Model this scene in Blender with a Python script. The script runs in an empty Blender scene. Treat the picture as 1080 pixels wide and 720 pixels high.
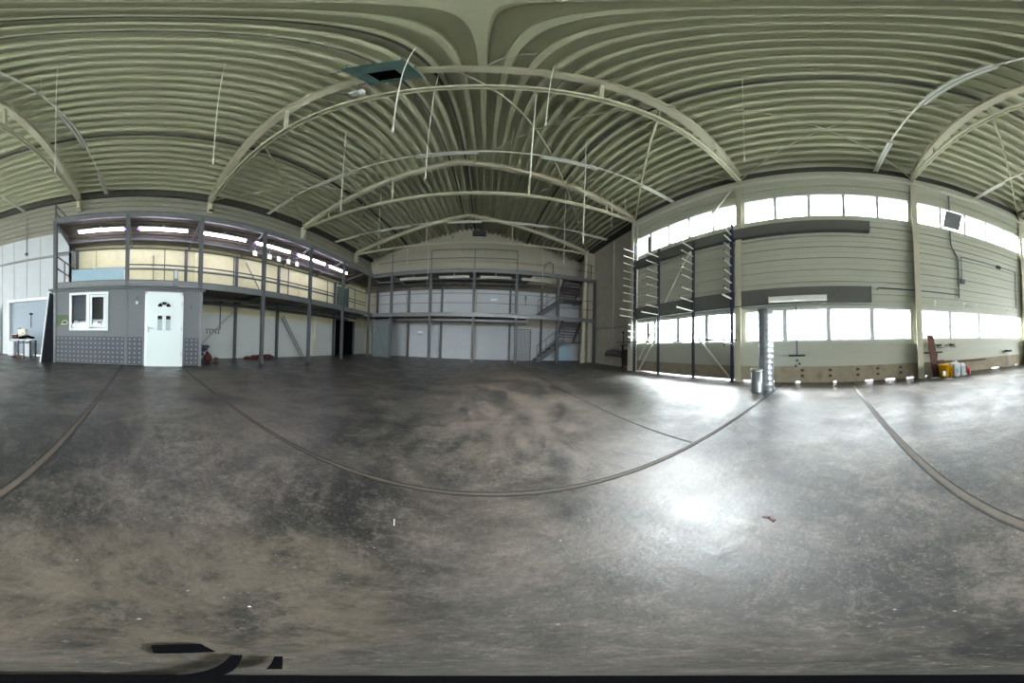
import bpy, bmesh, math, random
from math import sin, cos, pi, radians, sqrt, atan2, hypot, tan
from mathutils import Vector, Matrix
random.seed(7)
S = bpy.context.scene
COL = S.collection

# ------------------------------------------------------------------ materials
def lin(c):
    return tuple(((x/255)/12.92 if x/255 <= .04045 else ((x/255+.055)/1.055)**2.4) for x in c)
def mat(name, rgb, rough=.6, metal=0, noise=0, nscale=8, spec=.5, bump=0, stretch=None, emit=None, estr=0, wear=None, wearscale=3, wearamt=.5):
    m = bpy.data.materials.new(name); m.use_nodes = True
    nt = m.node_tree; b = nt.nodes['Principled BSDF']
    c = lin(rgb)
    b.inputs['Base Color'].default_value = (*c, 1)
    b.inputs['Roughness'].default_value = rough
    b.inputs['Metallic'].default_value = metal
    b.inputs['Specular IOR Level'].default_value = spec
    if emit:
        b.inputs['Emission Color'].default_value = (*lin(emit), 1)
        b.inputs['Emission Strength'].default_value = estr
    if noise or bump or wear:
        tc = nt.nodes.new('ShaderNodeTexCoord'); mp = nt.nodes.new('ShaderNodeMapping')
        if stretch: mp.inputs['Scale'].default_value = stretch
        nt.links.new(tc.outputs['Object'], mp.inputs[0])
        n = nt.nodes.new('ShaderNodeTexNoise'); n.inputs['Scale'].default_value = nscale
        n.inputs['Detail'].default_value = 6; n.inputs['Roughness'].default_value = .65
        nt.links.new(mp.outputs[0], n.inputs['Vector'])
        src = None
        if noise:
            r = nt.nodes.new('ShaderNodeMapRange')
            r.inputs[1].default_value = .3; r.inputs[2].default_value = .7
            r.inputs[3].default_value = 1-noise; r.inputs[4].default_value = 1+noise*.6
            nt.links.new(n.outputs[0], r.inputs[0])
            mx = nt.nodes.new('ShaderNodeMix'); mx.data_type = 'RGBA'; mx.blend_type = 'MULTIPLY'
            mx.inputs[0].default_value = 1
            mx.inputs[6].default_value = (*c, 1)
            nt.links.new(r.outputs[0], mx.inputs[7])
            src = mx.outputs[2]
        if wear:
            n2 = nt.nodes.new('ShaderNodeTexNoise'); n2.inputs['Scale'].default_value = wearscale
            n2.inputs['Detail'].default_value = 8; n2.inputs['Roughness'].default_value = .7
            nt.links.new(mp.outputs[0], n2.inputs['Vector'])
            r2 = nt.nodes.new('ShaderNodeMapRange')
            r2.inputs[1].default_value = .5; r2.inputs[2].default_value = .68
            r2.inputs[3].default_value = 0; r2.inputs[4].default_value = wearamt
            nt.links.new(n2.outputs[0], r2.inputs[0])
            mx2 = nt.nodes.new('ShaderNodeMix'); mx2.data_type = 'RGBA'
            nt.links.new(r2.outputs[0], mx2.inputs[0])
            if src: nt.links.new(src, mx2.inputs[6])
            else: mx2.inputs[6].default_value = (*c, 1)
            mx2.inputs[7].default_value = (*lin(wear), 1)
            src = mx2.outputs[2]
        if src: nt.links.new(src, b.inputs['Base Color'])
        if bump:
            bp = nt.nodes.new('ShaderNodeBump'); bp.inputs['Strength'].default_value = bump
            bp.inputs['Distance'].default_value = .01
            nt.links.new(n.outputs[0], bp.inputs['Height']); nt.links.new(bp.outputs[0], b.inputs['Normal'])
    return m

M = {}
M['sheet'] = mat('roof_sheet', (172,174,146), .5, noise=.1, nscale=3, stretch=(1,.2,1))
M['dark'] = mat('dark_lap_and_eaves_shade', (70,69,62), .8, noise=.2)  # dark tone of the lap strips, also stands in for eaves shade
M['frame'] = mat('frame_paint', (186,183,160), .5, noise=.08, nscale=3)
M['white_steel'] = mat('white_steel', (205,205,192), .45, noise=.06, nscale=4)
M['tie'] = mat('tie_paint', (186,186,160), .5, noise=.06)
M['brace'] = mat('brace_paint', (165,163,138), .5, noise=.06)
M['mezz'] = mat('mezzanine_steel', (84,87,89), .5, noise=.12, nscale=4)
M['mezz_light'] = mat('mezzanine_zinc', (112,115,117), .4, metal=.3, noise=.15, nscale=6)
M['deck'] = mat('deck_underside', (104,98,88), .7, noise=.2, nscale=5)
M['cream'] = mat('cream_wall', (222,216,178), .7, noise=.06, nscale=2, wear=(180,172,140), wearscale=1.5, wearamt=.35)
M['palewall'] = mat('pale_wall', (196,200,198), .65, noise=.05, nscale=1.5)
M['bluewall'] = mat('pale_blue_boarding', (182,188,194), .6, noise=.05, nscale=1.5)
M['whitewall'] = mat('white_wall', (188,194,198), .6, noise=.05, nscale=1.2)
M['clad'] = mat('cladding', (186,189,172), .55, noise=.07, nscale=2, stretch=(1,.3,3), wear=(140,140,120), wearscale=2, wearamt=.3)
M['clad_up'] = mat('upper_cladding', (136,135,121), .6, noise=.08, nscale=2)
M['concrete'] = mat('plinth_concrete', (158,148,126), .85, noise=.15, nscale=5, bump=.2, wear=(110,98,80), wearscale=4, wearamt=.6)
M['farwall'] = mat('far_wall_paint', (172,168,152), .7, noise=.08, nscale=1.5)
M['sidewall'] = mat('side_wall_concrete', (184,181,166), .8, noise=.1, nscale=1.8, wear=(150,146,132), wearscale=1.3, wearamt=.4)
M['band'] = mat('grey_band', (96,98,92), .6, noise=.1, nscale=2)
M['cabin'] = mat('cabin_grey', (110,113,117), .6, noise=.05)
M['plate'] = mat('dot_plate', (74,78,85), .45, metal=.2)
M['stud'] = mat('plate_stud', (150,154,160), .35, metal=.4)
M['white'] = mat('white_plastic', (232,238,240), .35, spec=.5)
M['doorwhite'] = mat('door_white', (226,238,238), .4)
M['seal'] = mat('dark_seal', (28,30,34), .6)
M['blackglass'] = mat('dark_glass', (22,24,28), .08, spec=.7)
M['obscured'] = mat('obscured_glass', (160,175,178), .25)
M['galv'] = mat('galvanised', (176,184,190), .42, metal=.8, noise=.15, nscale=5, stretch=(1,1,.3))
M['galvdull'] = mat('galvanised_dull', (150,152,150), .45, metal=.6, noise=.15, nscale=6)
M['conduit'] = mat('conduit', (200,200,188), .45)
M['black'] = mat('black', (8,8,10), .95, spec=.05)
M['rackpost'] = mat('rack_post', (52,56,66), .5, noise=.1)
M['rackblue'] = mat('rack_post_blue', (44,52,84), .5, noise=.1)
M['arm'] = mat('rack_arm', (190,190,178), .4, noise=.05)
M['yellow'] = mat('yellow_plastic', (236,176,20), .4)
M['red'] = mat('red_plastic', (170,24,24), .4)
M['redrag'] = mat('red_fabric', (88,46,44), .9, noise=.2)
M['brown'] = mat('brown_board', (92,62,50), .75, noise=.25, nscale=6, stretch=(3,3,.5))
M['rust'] = mat('rusty_steel', (84,66,54), .8, noise=.3, nscale=9)
M['green'] = mat('green_poster', (84,104,76), .7, noise=.2, nscale=12)
M['paper'] = mat('paper', (230,228,205), .8)
M['lightgrey'] = mat('light_grey', (196,200,202), .5, noise=.04)
M['slate'] = mat('slate_board', (88,94,106), .6, noise=.12)
M['bluesheet'] = mat('blue_sheet', (150,180,196), .35, noise=.08)
M['sectional'] = mat('sectional_door', (150,163,174), .5, noise=.04)
M['vent'] = mat('vent_teal', (74,98,94), .45, noise=.1)
M['greysheet'] = mat('grey_green_sheet', (96,106,106), .5, noise=.15, nscale=3)
M['lampoff'] = mat('unlit_tube', (215,218,212), .3)
M['traygrey'] = mat('lamp_tray', (178,180,168), .4)
M['tube'] = mat('lit_tube', (255,255,255), .4, emit=(240,232,255), estr=14)
M['tubeend'] = mat('violet_tube_end', (150,110,255), .4, emit=(130,80,255), estr=2.0)
M['winframe'] = mat('window_frame', (205,208,205), .4)
M['joint'] = mat('joint_filler', (82,74,66), .7, noise=.2, nscale=10)
M['jointdark'] = mat('joint_edge', (44,38,33), .8, noise=.3, nscale=10)  # dark edge lines of the floor joints
M['ground'] = mat('outside_concrete', (190,190,185), .9, noise=.1)
M['purple'] = mat('stair_tread_paint', (104,92,100), .6, noise=.1)

# clear pane: straight-through glass with a surface reflection
m = bpy.data.materials.new('clear_pane'); m.use_nodes = True; nt = m.node_tree
for n in list(nt.nodes):
    if n.type != 'OUTPUT_MATERIAL': nt.nodes.remove(n)
tr = nt.nodes.new('ShaderNodeBsdfTransparent'); gl = nt.nodes.new('ShaderNodeBsdfGlossy'); gl.inputs['Roughness'].default_value = .02
tr.inputs[0].default_value = (.93, .95, .95, 1)
lw = nt.nodes.new('ShaderNodeLayerWeight'); lw.inputs[0].default_value = .5
p5 = nt.nodes.new('ShaderNodeMath'); p5.operation = 'POWER'; nt.links.new(lw.outputs['Facing'], p5.inputs[0]); p5.inputs[1].default_value = 5
fr = nt.nodes.new('ShaderNodeMath'); fr.operation = 'MULTIPLY_ADD'; nt.links.new(p5.outputs[0], fr.inputs[0]); fr.inputs[1].default_value = .7; fr.inputs[2].default_value = .04
mx = nt.nodes.new('ShaderNodeMixShader')
nt.links.new(fr.outputs[0], mx.inputs[0]); nt.links.new(tr.outputs[0], mx.inputs[1]); nt.links.new(gl.outputs[0], mx.inputs[2])
nt.links.new(mx.outputs[0], nt.nodes['Material Output'].inputs[0])
M['pane'] = m

# floor
def floor_material():
    m = bpy.data.materials.new('worn_concrete'); m.use_nodes = True; nt = m.node_tree; L = nt.links.new
    b = nt.nodes['Principled BSDF']
    tc = nt.nodes.new('ShaderNodeTexCoord')
    def noise(scale, det=8, ro=.65, dist=0, stretch=None, off=(0,0,0)):
        mp = nt.nodes.new('ShaderNodeMapping'); L(tc.outputs['Object'], mp.inputs[0])
        mp.inputs['Location'].default_value = off
        if stretch: mp.inputs['Scale'].default_value = stretch
        n = nt.nodes.new('ShaderNodeTexNoise'); n.inputs['Scale'].default_value = scale
        n.inputs['Detail'].default_value = det; n.inputs['Roughness'].default_value = ro; n.inputs['Distortion'].default_value = dist
        L(mp.outputs[0], n.inputs['Vector']); return n.outputs[0]
    def rng(src, a, b_, c=0, d=1):
        r = nt.nodes.new('ShaderNodeMapRange'); L(src, r.inputs[0])
        for i, v in enumerate((a, b_, c, d)): r.inputs[i+1].default_value = v
        return r.outputs[0]
    def mix(f, a, b_, mode='MIX'):
        x = nt.nodes.new('ShaderNodeMix'); x.data_type = 'RGBA'; x.blend_type = mode
        for i, v in ((0, f), (6, a), (7, b_)):
            if hasattr(v, 'node'): L(v, x.inputs[i])
            elif i == 0: x.inputs[0].default_value = v
            else: x.inputs[i].default_value = (*lin(v), 1)
        return x.outputs[2]
    def math_(op, a, b_):
        x = nt.nodes.new('ShaderNodeMath'); x.operation = op; x.use_clamp = True
        for i, v in enumerate((a, b_)):
            if hasattr(v, 'node'): L(v, x.inputs[i])
            else: x.inputs[i].default_value = v
        return x.outputs[0]
    big = rng(noise(1.0, 10, .74, .7), .43, .58)
    c = mix(big, (34,34,32), (102,95,87))
    med = rng(noise(3.6, 10, .8, .5), .44, .60)
    c = mix(math_('MULTIPLY', med, .75), c, (38,38,38))
    sm = rng(noise(16, 9, .8), .49, .62)
    c = mix(math_('MULTIPLY', sm, .6), c, (26,26,26))
    lt = rng(noise(9, 10, .9, .5, (1,1.6,1), (9,4,0)), .51, .62)
    c = mix(math_('MULTIPLY', lt, .55), c, (112,105,96))
    fg = rng(noise(42, 8, .85, .2, None, (4,4,0)), .47, .60)
    c = mix(math_('MULTIPLY', fg, .5), c, (30,30,30))
    fl = rng(noise(60, 6, .85, 0, None, (8,1,0)), .56, .66)
    c = mix(math_('MULTIPLY', fl, .5), c, (140,134,124))
    # dusty pinkish traffic trail down the hall and a swept dust fan by the camera
    sx = nt.nodes.new('ShaderNodeSeparateXYZ'); L(tc.outputs['Object'], sx.inputs[0])
    def blob(cx, cy, rx, ry, soft):
        dx = nt.nodes.new('ShaderNodeMath'); dx.operation = 'SUBTRACT'; L(sx.outputs[0], dx.inputs[0]); dx.inputs[1].default_value = cx
        dy = nt.nodes.new('ShaderNodeMath'); dy.operation = 'SUBTRACT'; L(sx.outputs[1], dy.inputs[0]); dy.inputs[1].default_value = cy
        q = []
        for d, r in ((dx, rx), (dy, ry)):
            e = nt.nodes.new('ShaderNodeMath'); e.operation = 'DIVIDE'; L(d.outputs[0], e.inputs[0]); e.inputs[1].default_value = r
            f = nt.nodes.new('ShaderNodeMath'); f.operation = 'POWER'; L(e.outputs[0], f.inputs[0]); f.inputs[1].default_value = 2
            q.append(f.outputs[0])
        a = nt.nodes.new('ShaderNodeMath'); a.operation = 'ADD'; L(q[0], a.inputs[0]); L(q[1], a.inputs[1])
        return rng(a.outputs[0], 1+soft, 1-soft, 0, 1)
    trail = math_('MULTIPLY', blob(.6, 5.5, 1.3, 4.2, .9), rng(noise(2.2, 10, .82, .8, (1,.45,1), (3,1,0)), .43, .56))
    c = mix(math_('MULTIPLY', trail, .75), c, (132,117,107))
    trail2 = math_('MULTIPLY', blob(-4.0, .9, 1.8, 1.4, .9), rng(noise(1.3, 7, .6, .3, None, (7,2,0)), .34, .6))
    c = mix(math_('MULTIPLY', trail2, .7), c, (104,98,88))
    fan = math_('MULTIPLY', blob(-.36, .04, .34, .47, .28), rng(noise(7, 10, .85, .4, None, (1,5,0)), .42, .56))
    c = mix(math_('MULTIPLY', fan, .55), c, (104,94,81))
    # specks of grit and chips
    v = nt.nodes.new('ShaderNodeTexVoronoi'); v.inputs['Scale'].default_value = 26; L(tc.outputs['Object'], v.inputs['Vector'])
    sp = math_('MULTIPLY', rng(v.outputs['Distance'], .10, .03), rng(noise(5, 4), .52, .62))
    c = mix(math_('MULTIPLY', sp, .75), c, (200,196,188))
    L(c, b.inputs['Base Color'])
    r = rng(noise(2.2, 8, .7, .3, None, (2,7,0)), .35, .65, .29, .48)
    rr = nt.nodes.new('ShaderNodeMath'); rr.operation = 'ADD'; L(r, rr.inputs[0])
    t2 = math_('MULTIPLY', math_('ADD', trail, trail2), .25); L(t2, rr.inputs[1])
    L(rr.outputs[0], b.inputs['Roughness'])
    b.inputs['Specular IOR Level'].default_value = .5
    bp = nt.nodes.new('ShaderNodeBump'); bp.inputs['Strength'].default_value = .35; bp.inputs['Distance'].default_value = .012
    L(noise(11, 9, .7, .2), bp.inputs['Height']); L(bp.outputs[0], b.inputs['Normal'])
    return m
M['floor'] = floor_material()

# ------------------------------------------------------------------ mesh builder
class MB:
    def __init__(s): s.v = []; s.f = []; s.m = []; s.mi = 0
    def quad(s, pts):
        n = len(s.v); s.v += [tuple(p) for p in pts]; s.f.append(tuple(range(n, n+len(pts)))); s.m.append(s.mi)
    def hexa(s, p):   # p: 8 points, bottom 4 ccw then top 4
        n = len(s.v); s.v += [tuple(q) for q in p]
        for f in ((0,3,2,1),(4,5,6,7),(0,1,5,4),(1,2,6,5),(2,3,7,6),(3,0,4,7)):
            s.f.append(tuple(n+i for i in f)); s.m.append(s.mi)
    def box(s, x0, x1, y0, y1, z0, z1):
        s.hexa([(x0,y0,z0),(x1,y0,z0),(x1,y1,z0),(x0,y1,z0),(x0,y0,z1),(x1,y0,z1),(x1,y1,z1),(x0,y1,z1)]); return s
    def beam(s, a, b, w, h, up=(0,0,1)):
        a = Vector(a); b = Vector(b); d = (b-a).normalized(); u = Vector(up)
        if abs(d.dot(u)) > .98: u = Vector((1,0,0)) if abs(d.x) < .9 else Vector((0,1,0))
        r = d.cross(u).normalized(); u = r.cross(d).normalized()
        r = r*w/2; u = u*h/2
        s.hexa([a-r-u, a+r-u, b+r-u, b-r-u, a-r+u, a+r+u, b+r+u, b-r+u]); return s
    def ibeam(s, a, b, w, h, t=.012, up=(0,0,1)):
        a = Vector(a); b = Vector(b); d = (b-a).normalized(); u = Vector(up)
        if abs(d.dot(u)) > .98: u = Vector((1,0,0)) if abs(d.x) < .9 else Vector((0,1,0))
        r = d.cross(u).normalized(); u = r.cross(d).normalized()
        o = u*(h/2-t/2)
        s.beam(a+o, b+o, w, t, u); s.beam(a-o, b-o, w, t, u); s.beam(a, b, t, h-2*t, u); return s
    def tube(s, pts, r, n=8, cap=True):
        pts = [Vector(p) for p in pts]; rings = []
        for i, p in enumerate(pts):
            d = (pts[min(i+1, len(pts)-1)]-pts[max(i-1, 0)]).normalized()
            u = Vector((0,0,1)) if abs(d.z) < .95 else Vector((1,0,0))
            a = d.cross(u).normalized(); b = a.cross(d).normalized()
            k = len(s.v); rr = r[i] if isinstance(r, (list, tuple)) else r
            s.v += [tuple(p+(a*cos(2*pi*j/n)+b*sin(2*pi*j/n))*rr) for j in range(n)]; rings.append(k)
        for k, l in zip(rings, rings[1:]):
            for j in range(n):
                s.f.append((k+j, k+(j+1)%n, l+(j+1)%n, l+j)); s.m.append(s.mi)
        if cap:
            s.f.append(tuple(rings[0]+j for j in range(n))[::-1]); s.m.append(s.mi)
            s.f.append(tuple(rings[-1]+j for j in range(n))); s.m.append(s.mi)
        return s
    def lathe(s, prof, c=(0,0,0), n=24):
        rings = []
        for (r, z) in prof:
            rings.append(len(s.v)); s.v += [(c[0]+r*cos(2*pi*j/n), c[1]+r*sin(2*pi*j/n), c[2]+z) for j in range(n)]
        for k, l in zip(rings, rings[1:]):
            for j in range(n):
                s.f.append((k+j, k+(j+1)%n, l+(j+1)%n, l+j)); s.m.append(s.mi)
        return s
    def ball(s, c, r, sc=(1,1,1), n=10, k=6, jit=0):
        c = Vector(c); rings = []
        for i in range(k+1):
            t = pi*i/k; rings.append(len(s.v))
            for j in range(n):
                q = 1+random.uniform(-jit, jit)
                s.v.append((c.x+r*sc[0]*q*sin(t)*cos(2*pi*j/n), c.y+r*sc[1]*q*sin(t)*sin(2*pi*j/n), c.z+r*sc[2]*q*cos(t)))
        for a, b in zip(rings, rings[1:]):
            for j in range(n): s.f.append((a+j, b+j, b+(j+1)%n, a+(j+1)%n)); s.m.append(s.mi)
        return s
    def prism(s, poly, x0, x1):   # poly in (y,z), extruded along x
        k = len(s.v); n = len(poly)
        s.v += [(x0, y, z) for y, z in poly]+[(x1, y, z) for y, z in poly]
        s.f.append(tuple(range(k, k+n))[::-1]); s.m.append(s.mi); s.f.append(tuple(range(k+n, k+2*n))); s.m.append(s.mi)
        for j in range(n): s.f.append((k+j, k+(j+1)%n, k+n+(j+1)%n, k+n+j)); s.m.append(s.mi)
        return s

def tag(o, label=None, cat=None, group=None, kind=None):
    for k, v in (('label', label), ('category', cat), ('group', group), ('kind', kind)):
        if v: o[k] = v
    return o
def obj(name, mb, material, parent=None, smooth=False, bevel=0, label=None):
    me = bpy.data.meshes.new(name)
    off = Vector((0,0,0))
    if parent is not None:
        p = parent
        while p is not None: off += Vector(p.location); p = p.parent
    me.from_pydata([tuple(Vector(v)-off) for v in mb.v], [], mb.f)
    mats = material if isinstance(material, list) else [material]
    for q in mats: me.materials.append(M[q] if isinstance(q, str) else q)
    if len(mats) > 1: me.polygons.foreach_set('material_index', mb.m)
    bm = bmesh.new(); bm.from_mesh(me); bmesh.ops.recalc_face_normals(bm, faces=bm.faces); bm.to_mesh(me); bm.free()
    if smooth:
        me.polygons.foreach_set('use_smooth', [len(p.vertices) == 4 for p in me.polygons])
    me.update()
    o = bpy.data.objects.new(name, me); COL.objects.link(o)
    if parent is not None: o.parent = parent
    if bevel:
        b = o.modifiers.new('bevel', 'BEVEL'); b.width = bevel; b.segments = 2; b.limit_method = 'ANGLE'
    if label: o['label'] = label
    return o
def thing(name, label, cat, loc=(0,0,0), group=None):
    o = bpy.data.objects.new(name, None); COL.objects.link(o); o.location = loc; o.empty_display_size = .1
    return tag(o, label, cat, group)
def struct(name, mb, material, parent=None, label=None, smooth=False):
    o = obj(name, mb, material, parent, smooth=smooth)
    if parent is None: o['kind'] = 'structure'
    if label: o['label'] = label
    return o

# ------------------------------------------------------------------ layout (metres; camera above the origin, +Y down the hall)
XR, ZR, SL = -1.0, 8.45, .265          # ridge line and slope of the roof sheet
def zs(x): return ZR-SL*abs(x-XR)
FR = [-11.1, -6.75, -2.36, 2.22, 6.56, 10.85]        # portal frames along the hall
FL, FRt = -7.56, 5.45                   # feet of the rafters
XW, XW2 = 5.3, 5.98                     # window wall, recessed wall beyond it
YB, YF = -15.4, 12.95
ZF = 6.5

# floor and outside ground
struct('floor', MB().box(-8.5, 6.3, YB-.2, YF+.3, -.1, 0), 'floor')
struct('ground_outside', MB().box(-60, 60, -60, 60, -.3, -.16), 'ground')
# joints in the slab
def joint(name, a, b, w=.05):
    a = Vector(a); b = Vector(b); d = (b-a).normalized(); n = Vector((-d.y, d.x, 0))
    mb = MB()
    mb.beam(a+Vector((0,0,.0015)), b+Vector((0,0,.0015)), w*.7, .003)
    mb.mi = 1
    for s_ in (-1, 1):
        mb.beam(a+n*s_*(w/2+.004)+Vector((0,0,.001)), b+n*s_*(w/2+.004)+Vector((0,0,.001)), .008, .002)
    o = struct(name, mb, ['joint', 'jointdark']); return o
joint('floor_joint_near', (-5.9, 1.04, 0), (5.2, 1.04, 0), .026)
joint('floor_joint_back', (-7.4, -.58, 0), (5.2, -.58, 0), .050)
joint('floor_joint_cross', (1.51, 1.08, 0), (1.51, 10.7, 0), .005)

# roof sheet: trapezoidal ribs running the length of the hall
def roof():
    mb = MB(); p = .265; prof = []
    xs = []
    x = -8.4975
    while x < 5.3:
        xs += [(x, 0), (x+.085, 0), (x+.097, .19), (x+.253, .19)]; x += p
    xs.append((x, 0))
    y0, y1 = YB, YF+.2
    k = len(mb.v)
    for (x, d) in xs:
        z = zs(x)+d; mb.v += [(x, y0, z), (x, y1, z)]
    for i in range(len(xs)-1):
        a = k+2*i; mb.f.append((a, a+2, a+3, a+1)); mb.m.append(0)
    # weather skin above so no daylight leaks through
    for xa, xb, y0, y1 in ((-8.4, XR, YB, YF+.2), (XR, XW+.14, YB, YF+.2), (XW+.14, 6.2, 6.5, YF+.2)):
        mb.hexa([(xa,y0,zs(xa)+.25),(xb,y0,zs(xb)+.25),(xb,y1,zs(xb)+.25),(xa,y1,zs(xa)+.25),(xa,y0,zs(xa)+.29),(xb,y0,zs(xb)+.29),(xb,y1,zs(xb)+.29),(xa,y1,zs(xa)+.29)])
    return mb
struct('ceiling', roof(), 'sheet')
mb = MB(); mb.hexa([(5.3,6.5,zs(5.3)+.1),(6.1,6.5,zs(6.1)+.1),(6.1,YF+.1,zs(6.1)+.1),(5.3,YF+.1,zs(5.3)+.1),(5.3,6.5,zs(5.3)+.15),(6.1,6.5,zs(6.1)+.15),(6.1,YF+.1,zs(6.1)+.15),(5.3,YF+.1,zs(5.3)+.15)])
struct('trim_19', mb, 'dark', label='flat dark roof edge over the recessed wall')
# darker lap strips and open gaps in the sheeting
for i, (xa, xb) in enumerate(((-5.00, -4.91), (-.84, -.79), (2.30, 2.37), (-1.33, -1.28))):
    mb = MB(); za, zb = zs(xa)-.004, zs(xb)-.004
    mb.hexa([(xa,YB,za),(xb,YB,zb),(xb,YF,zb),(xa,YF,za),(xa,YB,za+.02),(xb,YB,zb+.02),(xb,YF,zb+.02),(xa,YF,za+.02)])
    struct('trim_%d' % (i+1), mb, 'dark', label='dark lap strip along the roof sheet')

# ---------------- right wall: ribbed panels, two rows of windows
def grooved(mb, x, nx, y0, y1, z0, z1, pitch=.36, depth=.045, g=.045):
    """horizontal sandwich panels on plane x facing nx, thickness outward .12"""
    z = z0
    while z < z1-1e-4:
        zt = min(z+pitch, z1)
        xa, xb = (x, x+.14) if nx < 0 else (x-.14, x)
        top = zt-(g if zt < z1-1e-4 else 0); zm = (z+top)/2; sx_ = .014 if nx < 0 else -.014
        if top-z > .15:
            mb.box(xa, xb, y0, y1, z, zm-.008); mb.box(xa, xb, y0, y1, zm+.008, top)
            mb.box(xa+max(sx_, 0), xb+min(sx_, 0), y0, y1, zm-.008, zm+.008)
        else: mb.box(xa, xb, y0, y1, z, top)
        if zt < z1-1e-4:
            xa, xb = (x+depth, x+.14) if nx < 0 else (x-.14, x-depth)
            mb.box(xa, xb, y0, y1, zt-g, zt)
        z = zt
    return mb
ZL1, ZL2, ZU1, ZU2, ZE = 1.0, 1.86, 4.52, 5.40, 6.1
bays = [(-11.1, -6.75), (-6.75, -2.28), (-2.28, 2.16), (2.16, 6.5)]
mb = MB()
y0, y1 = YB, 6.5
grooved(mb, XW, -1, y0, y1, .40, ZL1, .3)
grooved(mb, XW, -1, y0, y1, ZL2, ZU1, .333)
grooved(mb, XW, -1, y0, y1, ZU2, 7.0, .36)
mb.box(XW, XW+.14, YB, -11.1, ZL1, ZL2); mb.box(XW, XW+.14, YB, -11.1, ZU1, ZU2)
struct('wall_right', mb, 'clad')
mb = MB().box(XW-.03, XW+.16, y0, y1, .035, .40)
yy = 1.3
while yy > YB:
    l = random.uniform(.25, 1.1); mb.box(XW-.02, XW+.12, max(yy-l, YB), yy, 0, .035); yy -= l+random.uniform(.05, .5)
struct('trim_5', mb, 'concrete', label='stained concrete plinth under the ribbed wall panels')
mb = MB().box(XW-.10, XW, y0, y1, 6.06, 6.14)
struct('trim_6', mb, 'white_steel', label='pale edge rail along the top of the window wall')
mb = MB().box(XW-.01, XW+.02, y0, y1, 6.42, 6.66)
struct('trim_7', mb, 'dark', label='dark strip painted as eaves shade above the window wall')  # solid strip, shade of the eaves recess put into its colour
for z in (ZL1-.05,):
    struct('trim_8', MB().box(XW-.05, XW+.02, -11.1, 6.45, z-.05, z+.05), 'clad', label='sill rail under the lower windows')
wn = 0
def window(ya, yb, za, zb, x=XW, blind=None):
    global wn
    wn += 1
    f = .056 if za < 2 else .042
    o = bpy.data.objects.new('window_%d' % wn, None); COL.objects.link(o); o['kind'] = 'structure'; o.location = (x+.07, (ya+yb)/2, za)
    mb = MB()
    mb.box(x+.01, x+.13, ya, ya+f, za, zb); mb.box(x+.01, x+.13, yb-f, yb, za, zb)
    mb.box(x+.01, x+.13, ya+f, yb-f, za, za+f); mb.box(x+.01, x+.13, ya+f, yb-f, zb-f, zb)
    obj('window_frame', mb, 'winframe', o)
    obj('window_pane', MB().box(x+.066, x+.072, ya+f, yb-f, za+f, zb-f), 'pane', o)
    return o
for (a, b) in bays:
    a2, b2 = a+.05, b-.05; n = 4; w = (b2-a2)/n
    for i in range(n): window(a2+i*w, a2+(i+1)*w, ZL1, ZL2)
    n = 5; w = (b2-a2)/n
    for i in range(n): window(a2+i*w, a2+(i+1)*w, ZU1, ZU2)
mb = MB()
for (a, b) in bays: 
    mb.box(XW, XW+.14, a-.05, a+.05, ZL1, ZL2); mb.box(XW, XW+.14, a-.05, a+.05, ZU1, ZU2)
mb.box(XW, XW+.14, 6.45, 6.5, ZL1, ZL2); mb.box(XW, XW+.14, 6.45, 6.5, ZU1, ZU2)
struct('trim_9', mb, 'clad', label='mullions behind the columns')

# recessed wall at the far right end
mb = MB(); mb.box(XW2, XW2+.15, 6.5, YF+.1, 0, 7.0); mb.box(XW, XW2+.15, 6.5, 6.64, 0, 7.0)
struct('wall_right_far', mb, 'sidewall')
# far wall (gable)
mb = MB(); 
zt = lambda x: zs(x)+.26
grooves = [(-8.5, XR), (XR, 6.2)]
for xa, xb in grooves:
    mb.hexa([(xa,YF,0),(xb,YF,0),(xb,YF+.15,0),(xa,YF+.15,0),(xa,YF,zt(xa)),(xb,YF,zt(xb)),(xb,YF+.15,zt(xb)),(xa,YF+.15,zt(xa))])
struct('wall_far', mb, 'farwall')
# pale panels lining the lower far wall, each between two back posts
mb = MB()
for z0, z1 in ((0, 2.0), (2.5, 4.22)):
    for xa, xb in ((-7.0, -5.0), (-4.7, -2.75), (-2.6, -.7), (-.55, 1.35), (1.5, 3.25), (3.4, 5.9)):
        mb.box(xa, xb, YF-.05, YF, z0, z1)
struct('trim_10', mb, 'bluewall', label='pale boarding along the far wall behind the posts')
# unseen back wall behind the camera; opening added to let daylight in
mb = MB()
mb.box(-8.5, -5.2, YB-.15, YB, 0, 7.2); mb.box(3.0, 6.3, YB-.15, YB, 0, 7.2)
mb.hexa([(-5.2,YB-.15,4.6),(XR,YB-.15,4.6),(XR,YB,4.6),(-5.2,YB,4.6),(-5.2,YB-.15,zt(-5.2)),(XR,YB-.15,zt(XR)),(XR,YB,zt(XR)),(-5.2,YB,zt(-5.2))])
mb.hexa([(XR,YB-.15,4.6),(3.0,YB-.15,4.6),(3.0,YB,4.6),(XR,YB,4.6),(XR,YB-.15,zt(XR)),(3.0,YB-.15,zt(3)),(3.0,YB,zt(3)),(XR,YB,zt(XR))])
struct('wall_back', mb, 'clad_up')

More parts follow.
